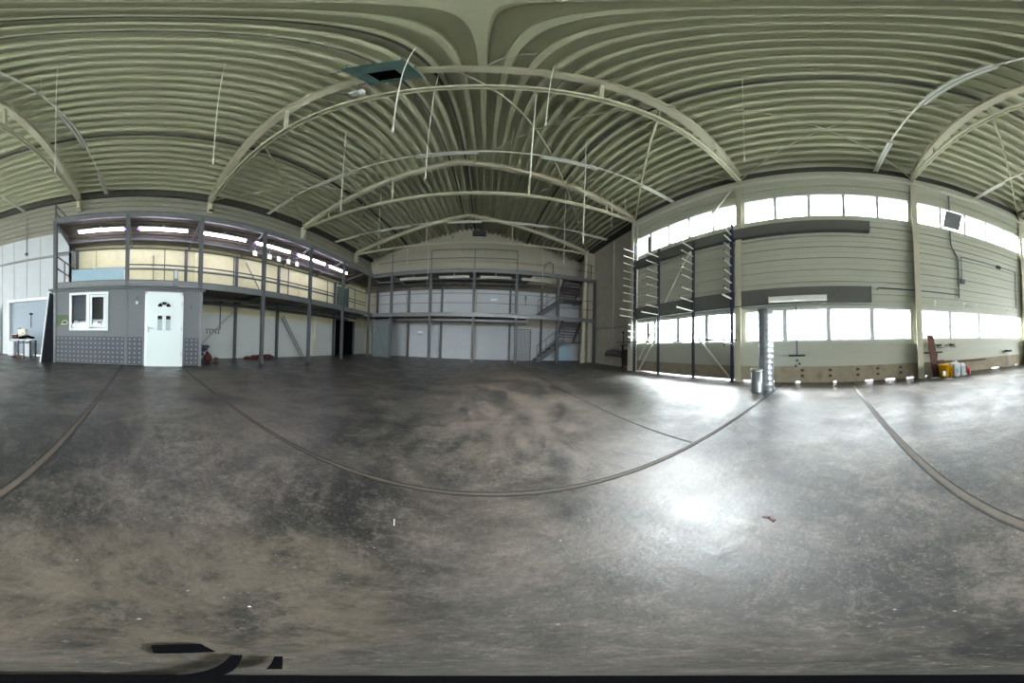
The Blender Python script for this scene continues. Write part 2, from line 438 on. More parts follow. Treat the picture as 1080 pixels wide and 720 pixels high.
# ---------------- left walls
mb = MB()
mb.box(-8.25, -8.1, -2.7, YF+.1, 0, 5.0)
struct('wall_left', mb, 'cream', label='cream wall behind the mezzanine')
mb = MB()
mb.box(-8.103, -8.09, -2.68, YF, .0, 1.75)
struct('trim_11', mb, 'palewall', label='pale lower boarding of the cream wall')
mb = MB(); grooved(mb, -7.62, 1, YB, YF, 4.98, 6.56, .26, .06, .07); mb.box(-8.25, -7.7, YB, YF, 4.98, 5.02)
struct('wall_left_upper', mb, 'clad_up')
struct('trim_12', MB().box(-7.66, -7.56, YB, YF, 6.52, 6.86), 'dark', label='dark strip painted as eaves shade above the left cladding')  # purlin shade at the roof edge, painted as a dark strip
# wall left of the cabin: white vertical panels around a sectional door
mb = MB()
DY0, DY1, DZ = -5.46, -3.56, 2.24
mb.box(-7.75, -7.62, YB, -7.2, 0, 4.98); mb.box(-7.75, -7.62, -5.95, DY0, 0, 4.98); mb.box(-7.75, -7.62, DY1, -2.7, 0, 4.98)
mb.box(-7.75, -7.62, DY0, DY1, DZ, 4.98); mb.box(-7.75, -7.62, -7.2, -5.95, 1.95, 4.98)
mb.box(-8.25, -7.62, -2.76, -2.7, 0, 4.98)
struct('wall_left_back', mb, 'whitewall')
mb = MB()
y = YB+.3
while y < -2.8:
    if not (DY0-.05 < y < DY1+.05 or -7.25 < y < -5.9): mb.box(-7.625, -7.612, y, y+.014, 0, 4.98)
    else: mb.box(-7.625, -7.612, y, y+.014, DZ+.08, 4.98)
    y += .62
struct('trim_13', mb, 'galvdull', label='thin joints of the white wall panels')
struct('trim_14', MB().box(-7.63, -7.57, YB, -2.75, 3.93, 4.02), 'galvdull', label='horizontal rail across the white wall')
# recess beside the door (workroom opening)
mb = MB(); mb.box(-9.2, -9.1, -7.4, -5.8, 0, 2.2); mb.box(-9.2, -7.62, -7.4, -7.3, 0, 2.2); mb.box(-9.2, -7.62, -5.9, -5.8, 0, 2.2); mb.box(-9.2, -7.6, -7.4, -5.8, 2.0, 2.2); mb.box(-9.2, -7.75, -7.4, -5.8, -.02, .001)
struct('wall_recess', mb, 'palewall')
# door_1 sectional
d = bpy.data.objects.new('door_1', None); COL.objects.link(d); d['kind'] = 'structure'; d.location = (-7.65, (DY0+DY1)/2, 0)
mb = MB()
z = .02
while z < DZ-.05:
    zt_ = min(z+.185, DZ-.04); mb.box(-7.72, -7.66, DY0+.04, DY1-.04, z, zt_-.012); mb.box(-7.72, -7.675, DY0+.04, DY1-.04, zt_-.012, zt_); z = zt_
obj('door_leaf', mb, 'sectional', d)
mb = MB(); mb.box(-7.7, -7.57, DY0-.02, DY0+.05, 0, DZ); mb.box(-7.7, -7.57, DY1-.05, DY1+.02, 0, DZ); mb.box(-7.7, -7.55, DY0-.02, DY1+.02, DZ-.04, DZ+.07)
obj('door_frame', mb, 'white', d)
# wall pieces on and below the sectional door
o = thing('conduit_drop', 'thin grey conduit on the white wall left of the cabin, above the rail', 'conduit', (-7.6, -4.55, 4.0))
obj('pipe', MB().tube([(-7.59,-4.55,6.1),(-7.59,-4.55,4.3)], .018, 6), 'galvdull', o)
obj('junction_box', MB().box(-7.62,-7.55,-4.6,-4.5,4.2,4.32), 'slate', o)

# ------------------------------------------------------------------ portal frames
def col_sec(mb, a, b, w=.16, h=.2): mb.ibeam(a, b, w, h, .016, up=(1,0,0))
fnames = ['seventh', 'sixth', 'second-to-nearest', 'nearest', 'middle', 'farthest']
flabels = {
 0: 'pale steel roof frame nearest the back wall behind the viewer',
 1: 'pale steel roof frame two bays behind the tall duct',
 2: 'pale steel roof frame standing behind the yellow bucket side, left of the open vent window',
 3: 'large pale steel roof frame passing the ridge vent, footed beside the tall round duct',
 4: 'pale steel roof frame rising from the column at the two leftmost storage racks',
 5: 'farthest pale steel roof frame, above the two-storey mezzanine front',
}
RAFZ = 8.25
def raf(x): return RAFZ-(RAFZ-ZF)/6.5*abs(x-XR)
for i, Y in enumerate(FR):
    if i == 0: continue
    t = thing('portal_frame', flabels[i], 'roof frame', (XR, Y, 0), 'steel portal frames carrying the roof')
    w = .17
    for sg, xf in ((-1, FL), (1, FRt)):
        mb = MB(); mb.ibeam((xf, Y, ZF), (XR, Y, RAFZ), w, .22, .016)
        mb.mi = 0
        obj('rafter', mb, 'frame', t)
        # hangers between rafter and tie
        for xh, in ((XR+sg*2.2,),):
            mb = MB(); mb.beam((xh, Y, raf(xh)-.1), (xh, Y, 6.4), .06, .06, (0,1,0)); obj('hanger', mb, 'frame', t)
        xh = XR+sg*5.0
        obj('hanger', MB().beam((xh, Y, raf(xh)-.1), (xh, Y, 6.4), .05, .05, (0,1,0)), 'frame', t)
        # haunch bracket at the foot
        for q in (.55, .95):
            xx = xf-sg*q; obj('hanger', MB().beam((xx, Y, raf(xx)-.1), (xx, Y, 6.4), .035, .035, (0,1,0)), 'frame', t)
    mb = MB(); mb.beam((FL+.05, Y-.045, 6.385), (FRt-.05, Y-.045, 6.385), .025, .07); mb.beam((FL+.05, Y+.045, 6.385), (FRt-.05, Y+.045, 6.385), .025, .07)
    mb.beam((FL+.05, Y, 6.42), (FRt-.05, Y, 6.42), .11, .012)
    obj('tie_beam', mb, 'tie', t)
    # columns
    mb = MB(); col_sec(mb, (5.20, Y, 0), (5.36, Y, 6.5), .17, .2); mb.box(5.08, 5.33, Y-.09, Y+.09, 0, .02)
    obj('column', mb, 'white_steel' if i == 4 else 'frame', t)
    obj('knee_plate', MB().box(5.22, 5.5, Y-.02, Y+.02, 6.2, 6.62), 'frame', t)
    mb = MB(); mb.beam((FL, Y, 5.85), (FL, Y, 6.5), .16, .14, (1,0,0)); obj('column', mb, 'frame', t)
    obj('foot_bearing', MB().tube([(FL+.1, Y+.02, 6.3), (FL+.1, Y+.02, 5.95)], .05, 8), 'frame', t); obj('foot_plate', MB().box(FL-.02, FL+.22, Y-.06, Y+.1, 5.93, 5.95), 'rust' if i == 3 else 'frame', t)
# second slim pole behind column of the middle frame
o = thing('downpipe', 'slim white vertical downpipe beside the column at the recessed corner', 'pipe', (5.24, 6.3, 0))
obj('pipe', MB().tube([(5.23,6.28,0),(5.23,6.28,6.05)], .035, 8), 'white_steel', o, smooth=True)
for z in (.6, 2.9, 5.2): obj('pipe_clip', MB().box(5.19, 5.27, 6.235, 6.325, z, z+.03), 'galvdull', o)
# roof bracing: from each foot to the ridge two frames away
def brace(a, b, r, label):
    o = thing('roof_brace', label, 'brace', a, 'diagonal roof braces')
    obj('rod', MB().tube([a, b], r, 6), 'brace', o)
    obj('end_plate', MB().box(a[0]-.08, a[0]+.08, a[1]-.05, a[1]+.05, a[2]-.01, a[2]+.05), 'brace', o)
zf = lambda x: raf(x)+.05
def node(sg): return XR+sg*3.3
bl = [
 ((FRt-.1, 3), (XR+.4, 5), .024, 'thin diagonal roof brace from the column beside the duct up to the farthest frame ridge'),
 ((FRt-.1, 3), (node(1), 2), .024, 'diagonal roof brace from the duct-side column towards the vent flap side'),
 ((FRt-.1, 4), (node(1), 3), .034, 'thick diagonal roof brace from the recessed-corner column back to the nearest frame'),
 ((FRt-.1, 5), (XR+.4, 3), .024, 'long diagonal roof brace from the far right corner up to the nearest frame ridge'),
 ((FRt-.1, 2), (XR+.4, 4), .024, 'diagonal roof brace from the column near the yellow bucket up to the middle frame ridge'),
 ((FRt-.1, 1), (node(1), 2), .03, 'diagonal roof brace rising from the last column behind the containers'),
 ((FL+.1, 3), (node(-1), 4), .026, 'diagonal roof brace from over the cabin door end to the middle frame'),
 ((FL+.1, 4), (node(-1), 3), .026, 'diagonal roof brace from above the hanging white squares back to the nearest frame'),
 ((FL+.1, 5), (node(-1), 4), .024, 'diagonal roof brace from the far left corner to the middle frame'),
 ((node(-1), 3), (XR-.2, 4), .012, 'thin wire brace from the nearest frame to the middle frame ridge'),
]
for (xa, i), (xb, j), r_, lab in bl:
    brace((xa, FR[i], raf(xa)-.05), (xb, FR[j], raf(xb)-.05), r_, lab)
# wall bracing rods between the two right columns
for a, b, lab in (((5.24, 2.45, 6.0), (5.22, 6.1, .45), 'bright diagonal brace rod crossing the wall behind the storage racks'),
                  ((5.2, 2.5, .1), (5.24, 3.5, 1.15), 'pale short prop from the foot of the duct-side column to the sill')):
    o = tag(obj('wall_brace', MB().tube([a, b], .028, 6), 'white_steel'), lab, 'brace', 'wall bracing by the racks')
tag(obj('wall_brace', MB().tube([(5.17,6.08,.0),(5.2,5.3,1.12)], .028, 6), 'white_steel'), 'short white brace rod at the foot of the recessed-corner column', 'brace', 'wall bracing by the racks')

# ------------------------------------------------------------------ roof fittings
def vent():
    t = thing('roof_vent', 'square teal smoke vent box hanging open below the roof ridge', 'roof vent', (-1.25, 1.97, 7.65))
    X0, X1, Y0, Y1, a, b, c, d = -1.60, -.90, 1.66, 2.30, -1.44, -1.10, 1.93, 2.23
    mb = MB()
    for q in ((X0,X1,Y0,c), (X0,X1,d,Y1), (X0,a,c,d), (b,X1,c,d)): mb.box(q[0], q[1], q[2], q[3], 7.62, 7.68)
    obj('vent_frame', mb, 'vent', t, bevel=.006)
    obj('vent_opening', MB().box(a, b, c, d, 7.66, 7.68), 'black', t)
    for x in (X0+.04, X1-.04):
        for y in (Y0+.04, Y1-.24): obj('hanger_rod', MB().tube([(x, y, 7.68), (x, y, zs(x))], .008, 6), 'vent', t)
    obj('hinge_bar', MB().beam((-1.78, 1.72, 7.64), (-1.62, 1.72, 7.64), .02, .03), 'dark', t)
    obj('hinge_bar', MB().beam((-1.74, 2.22, 7.64), (-1.62, 2.22, 7.64), .02, .03), 'dark', t)
vent()
t = thing('vent_motor', 'small white actuator box on an arm beside the roof vent', 'actuator', (-2.1, 2.2, 7.9))
obj('arm', MB().tube([(-2.35, 2.36, 7.95), (-1.95, 2.46, 7.7)], .022, 6), 'galv', t)
obj('housing', MB().box(-2.02, -1.86, 2.40, 2.50, 7.56, 7.74), 'lightgrey', t, bevel=.01)
obj('bracket', MB().box(-1.86, -1.80, 2.41, 2.49, 7.5, 7.76), 'white', t)

HC = [((-2.31,-1.01), 3.16, 'thin hanging conduit over the roof ribs at the far left, behind the cabin window'),
 ((-2.23,.67), 3.22, 'thin pale conduit hanging straight down alone above the cabin door'),
 ((-.74,1.45), 3.2, 'long thin white conduit hanging in front of the roof vent'),
 ((-.78,2.47), 3.3, 'thin white conduit hanging just behind the nearest frame ridge'),
 ((.48,1.95), 4.08, 'grey conduit hanging in front of the nearest frame, right of the ridge'),
 ((.57,3.09), 3.94, 'thin pale conduit hanging behind the nearest tie beam, right of the ridge'),
 ((2.04,4.32), 3.34, 'thin pale conduit hanging near the unlit strip light over the trail'),
 ((2.6,7.03), 3.88, 'thin white conduit hanging long behind the middle frame, towards the stairs'),
 ((-3.15,3.83), 4.22, 'thin conduit hanging left of the middle frame, crossing its strip light'),
 ((-3.93,7.08), 4.96, 'thin white conduit hanging behind the middle frame on the cabin side'),
 ((-4.12,10.56), 5.12, 'thin white conduit hanging at the farthest frame above the left mezzanine corner'),
 ((-2.99,10.6), 3.81, 'thin conduit hanging beyond the farthest frame, past the guard rail'),
 ((2.64,10.01), 3.7, 'thin white conduit hanging before the stair top at the far mezzanine'),
 ((4.14,5.61), 6.02, 'short thin white conduit near the eaves above the racks'),
 ((4.11,6.37), 5.56, 'short thin conduit near the recessed-corner column head'),
 ((2.15,.84), 3.54, 'faint thin conduit hanging over the floor before the duct')]
for (x, y), zb, lab in HC:
    t = thing('hanging_conduit', lab, 'conduit', (x, y, zs(x)), 'thin conduits dangling from the roof')
    dx = random.uniform(-.012, .012)
    dark = 'dark grey' in lab
    obj('pipe', MB().tube([(x, y, zs(x)), (x+dx, y, (zs(x)+zb)/2), (x+dx*.5, y, zb+.05)], .014 if dark else (.005 if y < 3 else .011), 6), 'mezz_light' if dark else 'conduit', t)
    obj('end_cap', MB().tube([(x+dx*.5, y, zb+.12), (x+dx*.5, y, zb)], .02 if dark else (.009 if y < 3 else .015), 6), 'mezz' if dark else 'conduit', t)
tag(obj('loop_cable', MB().tube([(-.2,2.15,8.1),(-.05,1.85,8.13),(.12,1.68,8.12),(.35,1.6,8.07)], .008, 6), 'conduit'), 'curved loose cable on the roof ribs at the nearest frame ridge', 'cable')
# rows of unlit strip lights on their conduits
rows = [(-4.5, 6.35, 'beyond the vent flap'), (-1.35, 6.6, 'passing over the cabin window'),
        (4.55, 6.5, 'between nearest and middle frames'), (8.7, 6.45, 'between middle and farthest frames')]
pos = [(-7.4,-6.0,'at the cabin side end'), (-4.75,-3.3,'second from the cabin side'), (-1.72,-.3,'under the ridge'), (1.08,2.52,'second from the window side'), (3.95,5.35,'at the window side end')]
for (Y, Z, where) in rows:
    t = thing('light_rail', 'long white rail of unlit strip lights ' + where, 'light rail', (XR, Y, Z), 'rails carrying the strip lights')
    obj('rail', MB().beam((FL+.1, Y, Z), (FRt-.05, Y, Z), .035, .035), 'conduit', t)
    for x in (-5.4, -2.6, .4, 3.2):
        obj('suspension_wire', MB().tube([(x, Y, Z), (x, Y, zs(x))], .004, 5), 'conduit', t)
    for xa, xb, pl in pos:
        if Y < -4 and -6 < xa < 3: continue
        f = thing('ceiling_strip_light', 'unlit twin-tube light %s, on the rail %s' % (pl, where), 'ceiling light', ((xa+xb)/2, Y, Z-.04), 'unlit strip lights on the roof rails')
        mb = MB(); mb.prism([(Y-.07, Z-.075), (Y-.05, Z-.02), (Y+.05, Z-.02), (Y+.07, Z-.075), (Y+.06, Z-.075), (Y+.04, Z-.035), (Y-.04, Z-.035), (Y-.06, Z-.075)], xa, xb)
        obj('tray', mb, 'traygrey', f)
        for s_ in (-1, 1):
            obj('tube', MB().tube([(xa+.03, Y+s_*.032, Z-.07), (xb-.03, Y+s_*.032, Z-.07)], .013, 8), 'lampoff', f)

# ------------------------------------------------------------------ mezzanine on the left
XM = -6.17; Z1, Z2 = 2.46, 4.80
YC = [-2.67, -.5, 1.6, 3.72, 5.83, 7.93]
t = thing('mezzanine', 'grey steel two-deck mezzanine running along the left wall over the cabin', 'mezzanine', (XM, 0, 0))
def colm(mb, x, y, z0, z1, s=.11): mb.ibeam((x, y, z0), (x, y, z1), s, s, .012, up=(1,0,0)); return mb
for i, y in enumerate(YC+[10.45]):
    x = XM if i < 6 else -6.28
    mb = colm(MB(), x, y, 0 if i > 2 else 2.25, Z2-.1)
    if i > 2: mb.box(x-.09, x+.09, y-.09, y+.09, 0, .015)
    obj('column', mb, 'mezz', t)
XB = -7.98
for y in (-2.55, 1.5, 3.55, 5.6, 9.5):
    obj('back_column', colm(MB(), XB, y, 2.25 if y < 1.6 else 0, 4.25, .1), 'mezz', t)
# deck edges (front beams)
yA, yB = -2.72, 10.64
obj('lower_edge_beam', MB().ibeam((XM, yA, Z1-.1), (XM, yB, Z1-.1), .07, .2, .012), 'mezz_light', t)
obj('upper_edge_beam', MB().ibeam((XM, yA, Z2-.11), (XM, yB, Z2-.11), .09, .22, .012), 'mezz_light', t)
# lower deck: joists + sheet
mb = MB(); mb.box(-8.08, XM-.03, yA, yB, Z1-.05, Z1-.01); obj('lower_deck', mb, 'deck', t)
for y in YC+[9.9]:
    mb = MB(); mb.ibeam((XM-.05, y, Z1-.14), (-8.05, y, Z1-.14), .07, .16, .012); obj('joist', mb, 'mezz', t)
    mb = MB(); mb.beam((XM-.05, y, 4.68), (XB, y, 4.28), .06, .08); obj('bracket', mb, 'mezz_light', t)
mb = MB()
obj('lower_purlin', MB().ibeam((-7.2, 1.8, Z1-.28), (-7.2, yB, Z1-.28), .06, .1, .01), 'mezz', t)
obj('lower_purlin', MB().ibeam((-7.85, 1.8, Z1-.34), (-7.85, yB, Z1-.34), .06, .12, .01), 'mezz', t)
# upper deck: ribbed sheet seen from below
mb = MB(); x = -8.05; k = 0
zz = lambda x: 4.74-(-6.2-x)*.20
while x < XM-.06:
    x2 = min(x+.1, XM-.05); mb.hexa([(x,yA,zz(x)),(x2,yA,zz(x2)),(x2,yB,zz(x2)),(x,yB,zz(x)),(x,yA,zz(x)+.03+.03*(k%2)),(x2,yA,zz(x2)+.03+.03*(k%2)),(x2,yB,zz(x2)+.03+.03*(k%2)),(x,yB,zz(x)+.03+.03*(k%2))] if k%2 else
      [(x,yA,zz(x)+.04),(x2,yA,zz(x2)+.04),(x2,yB,zz(x2)+.04),(x,yB,zz(x)+.04),(x,yA,zz(x)+.07),(x2,yA,zz(x2)+.07),(x2,yB,zz(x2)+.07),(x,yB,zz(x)+.07)])
    x += .1; k += 1
obj('upper_deck', mb, 'deck', t)
obj('upper_purlin', MB().ibeam((-7.4, yA, 4.36), (-7.4, yB, 4.36), .05, .1, .01), 'mezz', t)
# guard rails per bay
ys = YC+[9.95]
for i in range(1, len(ys)):
    a, b = ys[i-1], ys[i]
    mb = MB()
    zz_ = (2.80, 2.94, 3.47) if i > 1 else (3.47,)
    for z in zz_: mb.beam((XM-.03, a, z), (XM-.03, b, z), .03, .035)
    if i > 1: mb.beam((XM-.03, (a+b)/2, Z1), (XM-.03, (a+b)/2, 3.47), .025, .025)
    obj('guard_rail', mb, 'mezz', t)
# end frame at the near end
mb = MB()
for z in (2.98, 3.40): mb.beam((XM, -2.67, z), (-7.9, -2.62, z), .035, .035)
mb.beam((-6.9, -2.65, Z1), (-6.9, -2.65, 3.42), .035, .035)
obj('end_guard_rail', mb, 'mezz', t)
mb = MB(); mb.beam((XM, -2.67, Z2), (XM, -2.67, Z2+.62), .05, .05, (0,1,0))
for z in (Z2+.25, Z2+.58): mb.beam((XM, -2.67, z), (XM-1.0, -2.67, z), .03, .035)
obj('upper_end_rail', mb, 'mezz', t)
obj('end_beam', MB().ibeam((XM, -2.69, Z2-.12), (XB, -2.69, 4.3), .07, .16, .012), 'mezz_light', t)
obj('end_beam', MB().ibeam((XM, -2.69, Z1-.1), (XB, -2.69, Z1-.1), .07, .2, .012), 'mezz_light', t)
# diagonal bracings on the back plane
mb = MB(); mb.beam((XB+.1, 3.5, 1.95), (XB+.1, 1.75, .15), .04, .04); obj('brace', mb, 'galvdull', t)
mb = MB(); mb.beam((XB+.1, 5.75, 1.8), (XB+.1, 6.95, .05), .05, .04); mb.beam((XB+.1, 5.85, 1.9), (XB+.1, 7.12, .05), .04, .04); obj('brace', mb, 'galvdull', t)
mb = MB(); mb.beam((XB+.1, 3.9, 4.0), (XB+.1, 4.75, 2.6), .04, .04); obj('brace', mb, 'galvdull', t)
# pale blue sheet standing on the deck edge
tag(obj('infill_sheet', MB().box(XM-.05, XM-.02, -2.15, -.6, 2.47, 2.84), 'bluesheet'), 'pale blue sheet standing on the mezzanine edge above the cabin window', 'sheet')
tag(obj('ledge_sheet', MB().box(XM+.07, XM+.19, .95, 1.55, 2.235, 2.26), 'white'), 'thin white sheet lying on the cabin roof above the door', 'sheet')
o = thing('control_box', 'small grey box on a short post at the mezzanine edge over the cabin door', 'box', (XM, .86, 2.46))
obj('housing', MB().box(XM+.04, XM+.11, .80, .93, 2.30, 2.80), 'mezz_light', o, bevel=.01)
obj('cover', MB().box(XM+.11, XM+.12, .82, .91, 2.5, 2.74), 'lightgrey', o)

# fluorescent lamps that are on
LY = [(-2.14,-.66), (-.23,1.30), (1.75,3.30), (3.66,5.22), (5.58,7.22), (7.5,8.9)]
ord_ = ['above the cabin window', 'above the cabin door', 'just past the cabin door end', 'above the hanging white squares', 'fifth along from the cabin', 'nearest the far left corner']
for (a, b), lab in zip(LY, ord_):
    f = thing('fluorescent_light', 'lit violet-white fluorescent tube light under the upper deck, ' + lab, 'ceiling light', (-6.72, (a+b)/2, 4.55), 'lit tube lights under the left deck')
    obj('housing', MB().box(-6.78, -6.66, a, b, 4.46, 4.50), 'white', f)
    obj('tube', MB().tube([(-6.72, a+.06, 4.415), (-6.72, b-.02, 4.415)], .042, 10), 'tube', f)
    obj('tube_end', MB().tube([(-6.72, b-.02, 4.415), (-6.72, b+.05, 4.415)] if (a+b) < -1 else [(-6.72, a-.03, 4.415), (-6.72, a+.06, 4.415)], .028, 10), 'tubeend', f, label='violet glowing end of the tube')
    obj('suspension_clip', MB().box(-6.74, -6.70, (a+b)/2-.03, (a+b)/2+.03, 4.50, 4.605), 'galv', f)
for i, y in enumerate((4.09, 4.77, 5.24, 5.75, 6.24)):
    z = 4.41
    o = thing('wall_lamp', 'small square white lamp panel under the upper deck, ' + ['closest to the cabin', 'second from the cabin', 'middle one of five', 'fourth from the cabin', 'farthest of the five from the cabin'][i], 'lamp', (-7.3, y*.973, z-.08), 'five square panels under the left deck')
    y *= .973; z = 4.27
    obj('panel', MB().box(-7.32, -7.29, y-.09, y+.09, z-.12, z+.10), 'paper', o, bevel=.006)
    obj('hook', MB().box(-7.31, -7.3, y-.01, y+.01, z+.10, z+.26), 'galv', o)

# fittings on the cream wall
def pipe(name, pts, r, mt, label, cat='pipe', group=None):
    o = thing(name, label, cat, pts[0], group)
    obj('pipe', MB().tube(pts, r, 6), mt, o, smooth=True)
    a = Vector(pts[0]); obj('clamp', MB().box(a.x-.03, a.x+.03, a.y-.03, a.y+.03, a.z-.05, a.z-.01), 'galvdull', o)
    return o
o = thing('coat_hook_rail', 'row of dark hooks on the cream wall just past the cabin', 'hook rail', (-8.06, 2.6, 1.08))
obj('rail', MB().box(-8.09, -8.06, 2.35, 2.95, 1.12, 1.16), 'galvdull', o)
for k in range(5):
    y = 2.4+k*.12
    obj('hook', MB().tube([(-8.06, y, 1.16), (-8.06, y, 1.0), (-8.02, y, .98), (-8.0, y, 1.03)], .014, 6), 'slate', o)
pipe('wall_conduit', [(-8.05, 2.93, 2.3), (-8.05, 2.93, 1.16)], .022, 'slate', 'dark vertical conduit dropping to the hook rail on the cream wall', 'conduit')
pipe('wall_pipe', [(-8.03, 8.0, 0), (-8.03, 8.0, 1.9), (-8.0, 8.15, 2.2)], .06, 'cream', 'cream pipe bending at its top on the wall beyond the red heap')
pipe('wall_conduit', [(-8.06, .3, 3.95), (-8.06, .3, 2.5)], .02, 'galvdull', 'thin vertical conduit on the upper cream wall behind the deck over the cabin window', 'conduit')
pipe('wall_pipe', [(-8.05, -2.6, 3.42), (-8.05, 9.5, 3.42)], .035, 'galvdull', 'long horizontal grey pipe along the upper cream wall')
for y, lab in ((-1.9, 'above the cabin window'), (1.9, 'past the cabin door'), (6.9, 'near the lit far end')):
    o = obj('wall_post', MB().box(-8.1, -8.02, y-.06, y+.06, 2.5, 4.3), 'cream', bevel=.01)
    tag(o, 'pale wall post on the upper cream wall ' + lab, 'post', 'posts on the upper cream wall')
# red heap
def heap(name, c, n, mt, label, cat, r=.12, spread=(.2,.6), zmax=.2):
    mb = MB()
    for _ in range(n):
        a = random.uniform(-1, 1); b = random.uniform(-1, 1)
        mb.ball((c[0]+a*spread[0], c[1]+b*spread[1], c[2]+random.uniform(.03, zmax)*(1-b*b*.7)), r*random.uniform(.6, 1.1), (1, 1.2, .6), 8, 5, .15)
    return tag(obj(name, mb, mt, smooth=True), label, cat)
heap('crumpled_sheet', (-7.75, 4.75, 0), 26, 'redrag', 'crumpled red sheet lying on the floor against the cream wall', 'cloth', .13, (.12, .75), .14)
# rubbish and broom past the cabin
o = thing('floor_sack', 'small dark red sack on the floor just past the cabin end', 'sack', (-6.9, 2.05, 0))
obj('body', MB().ball((-6.95, 2.12, .14), .15, (1, 1, 1.0), 12, 8, .06), 'redrag', o, smooth=True)
obj('neck', MB().ball((-6.95, 2.1, .3), .06, (1, 1, 1.2), 8, 6, .1), 'redrag', o, smooth=True)
o = thing('paint_tin', 'small brown tin on the floor beside the dark red sack', 'tin', (-6.9, 2.4, 0))
obj('can', MB().lathe([(0,0),(.07,0),(.07,.17),(.062,.17),(.062,.03),(0,.03)], (-6.8, 2.36, 0), 14), 'rust', o, smooth=True)
obj('handle', MB().tube([(-6.8+.07*cos(q), 2.36, .15+.09*sin(q)) for q in [pi*k/8 for k in range(9)]], .004, 5), 'galv', o)
heap('rag_bundle', (-7.6, 2.2, .2), 12, 'slate', 'grey rag bundle hanging low on the wall behind the cabin corner', 'rags', .1, (.08,.14), .5)

# ------------------------------------------------------------------ site cabin
XC = -6.0; CY0, CY1 = -2.64, 1.62; CZ = 2.14
c = thing('site_cabin', 'dark grey site office cabin with white door and window under the mezzanine', 'cabin', (XC, (CY0+CY1)/2, 0))
DYa, DYb = 0.015, 1.08; WYa, WYb, WZa, WZb = -2.14, -1.0, .965, 2.07
mb = MB()
for a, b, z0, z1 in ((CY0, WYa, .02, CZ), (WYb, DYa, .02, CZ), (DYb, CY1, .02, CZ), (WYa, WYb, .02, WZa), (WYa, WYb, WZb, CZ), (DYa, DYb, 2.06, CZ)):
    mb.box(XC-.06, XC, a, b, z0, z1)
obj('front_wall', mb, 'cabin', c)
mb = MB(); mb.box(-8.0, XC-.06, CY0, CY0+.06, .02, CZ); obj('end_wall', mb, 'cabin', c)
mb = MB(); mb.box(-8.0, XC-.06, CY1-.06, CY1, .02, CZ); obj('end_wall', mb, 'cabin', c)
obj('cabin_floor', MB().box(-8.0, XC-.06, CY0+.06, CY1-.06, .02, .06), 'slate', c)
mb = MB(); mb.box(-8.0, XC+.05, CY0-.1, CY1+.08, CZ, CZ+.07); obj('roof_slab', mb, 'cabin', c, bevel=.01)
obj('roof_gutter', MB().tube([(XC+.06, CY0-.14, CZ+.06), (XC+.07, CY1+.02, CZ+.075)], .03, 8), 'mezz_light', c)
obj('seam_strip', MB().box(XC, XC+.012, -.53, -.47, .02, CZ), 'cabin', c)
obj('corner_post', MB().box(XC-.05, XC+.02, CY1-.07, CY1+.01, 0, CZ), 'mezz_light', c)
obj('corner_post', MB().box(XC-.05, XC+.02, CY0-.01, CY0+.07, 0, CZ), 'mezz_light', c)
# studded kick plates
for a, b in ((CY0+.08, -.54), (-.46, DYa-.06), (DYb+.06, CY1-.08)):
    mb = MB(); mb.box(XC, XC+.006, a, b, .04, .80)
    mb.mi = 1; n = int((b-a)/.125); st = (b-a)/n
    for i in range(n):
        for j in range(6):
            y = a+(i+.5)*st; z = .04+(j+.5)*.76/6
            s = .029; x = XC+.006
            k = len(mb.v)
            mb.v += [(x, y-s, z), (x, y, z-s), (x, y+s, z), (x, y, z+s), (x+.008, y, z)]
            for q in range(4): mb.f.append((k+q, k+(q+1)%4, k+4)); mb.m.append(1)
    obj('kick_plate', mb, ['plate', 'stud'], c)
# window
w = MB(); f = .07
w.box(XC-.03, XC+.03, WYa, WYb, WZb-f, WZb); w.box(XC-.03, XC+.03, WYa, WYb, WZa, WZa+f)
w.box(XC-.03, XC+.03, WYa, WYa+f, WZa+f, WZb-f); w.box(XC-.03, XC+.03, WYb-f, WYb, WZa+f, WZb-f)
w.box(XC-.03, XC+.035, -1.63, -1.54, WZa+f, WZb-f)
wo = obj('window', w, 'white', c, bevel=.006)
w2 = MB(); a, b, z0, z1 = -1.52, -1.07, WZa+f+.02, WZb-f-.02; g = .06
w2.box(XC-.02, XC+.045, a, b, z1-g, z1); w2.box(XC-.02, XC+.045, a, b, z0, z0+g); w2.box(XC-.02, XC+.045, a, a+g, z0+g, z1-g); w2.box(XC-.02, XC+.045, b-g, b, z0+g, z1-g)
obj('sash', w2, 'white', wo)
obj('pane', MB().box(XC-.01, XC-.004, WYa+f, -1.63, WZa+f, WZb-f), 'pane', wo)
obj('pane', MB().box(XC-.01, XC-.004, a+g, b-g, z0+g, z1-g), 'pane', wo)
obj('blind', MB().box(XC-.10, XC-.09, WYa+.02, -1.60, 1.28, 2.05), 'slate', wo, label='grey blind drawn two thirds down')
obj('blind', MB().box(XC-.10, XC-.09, -1.56, WYb-.02, 1.30, 2.05), 'seal', wo, label='dark blind drawn two thirds down')
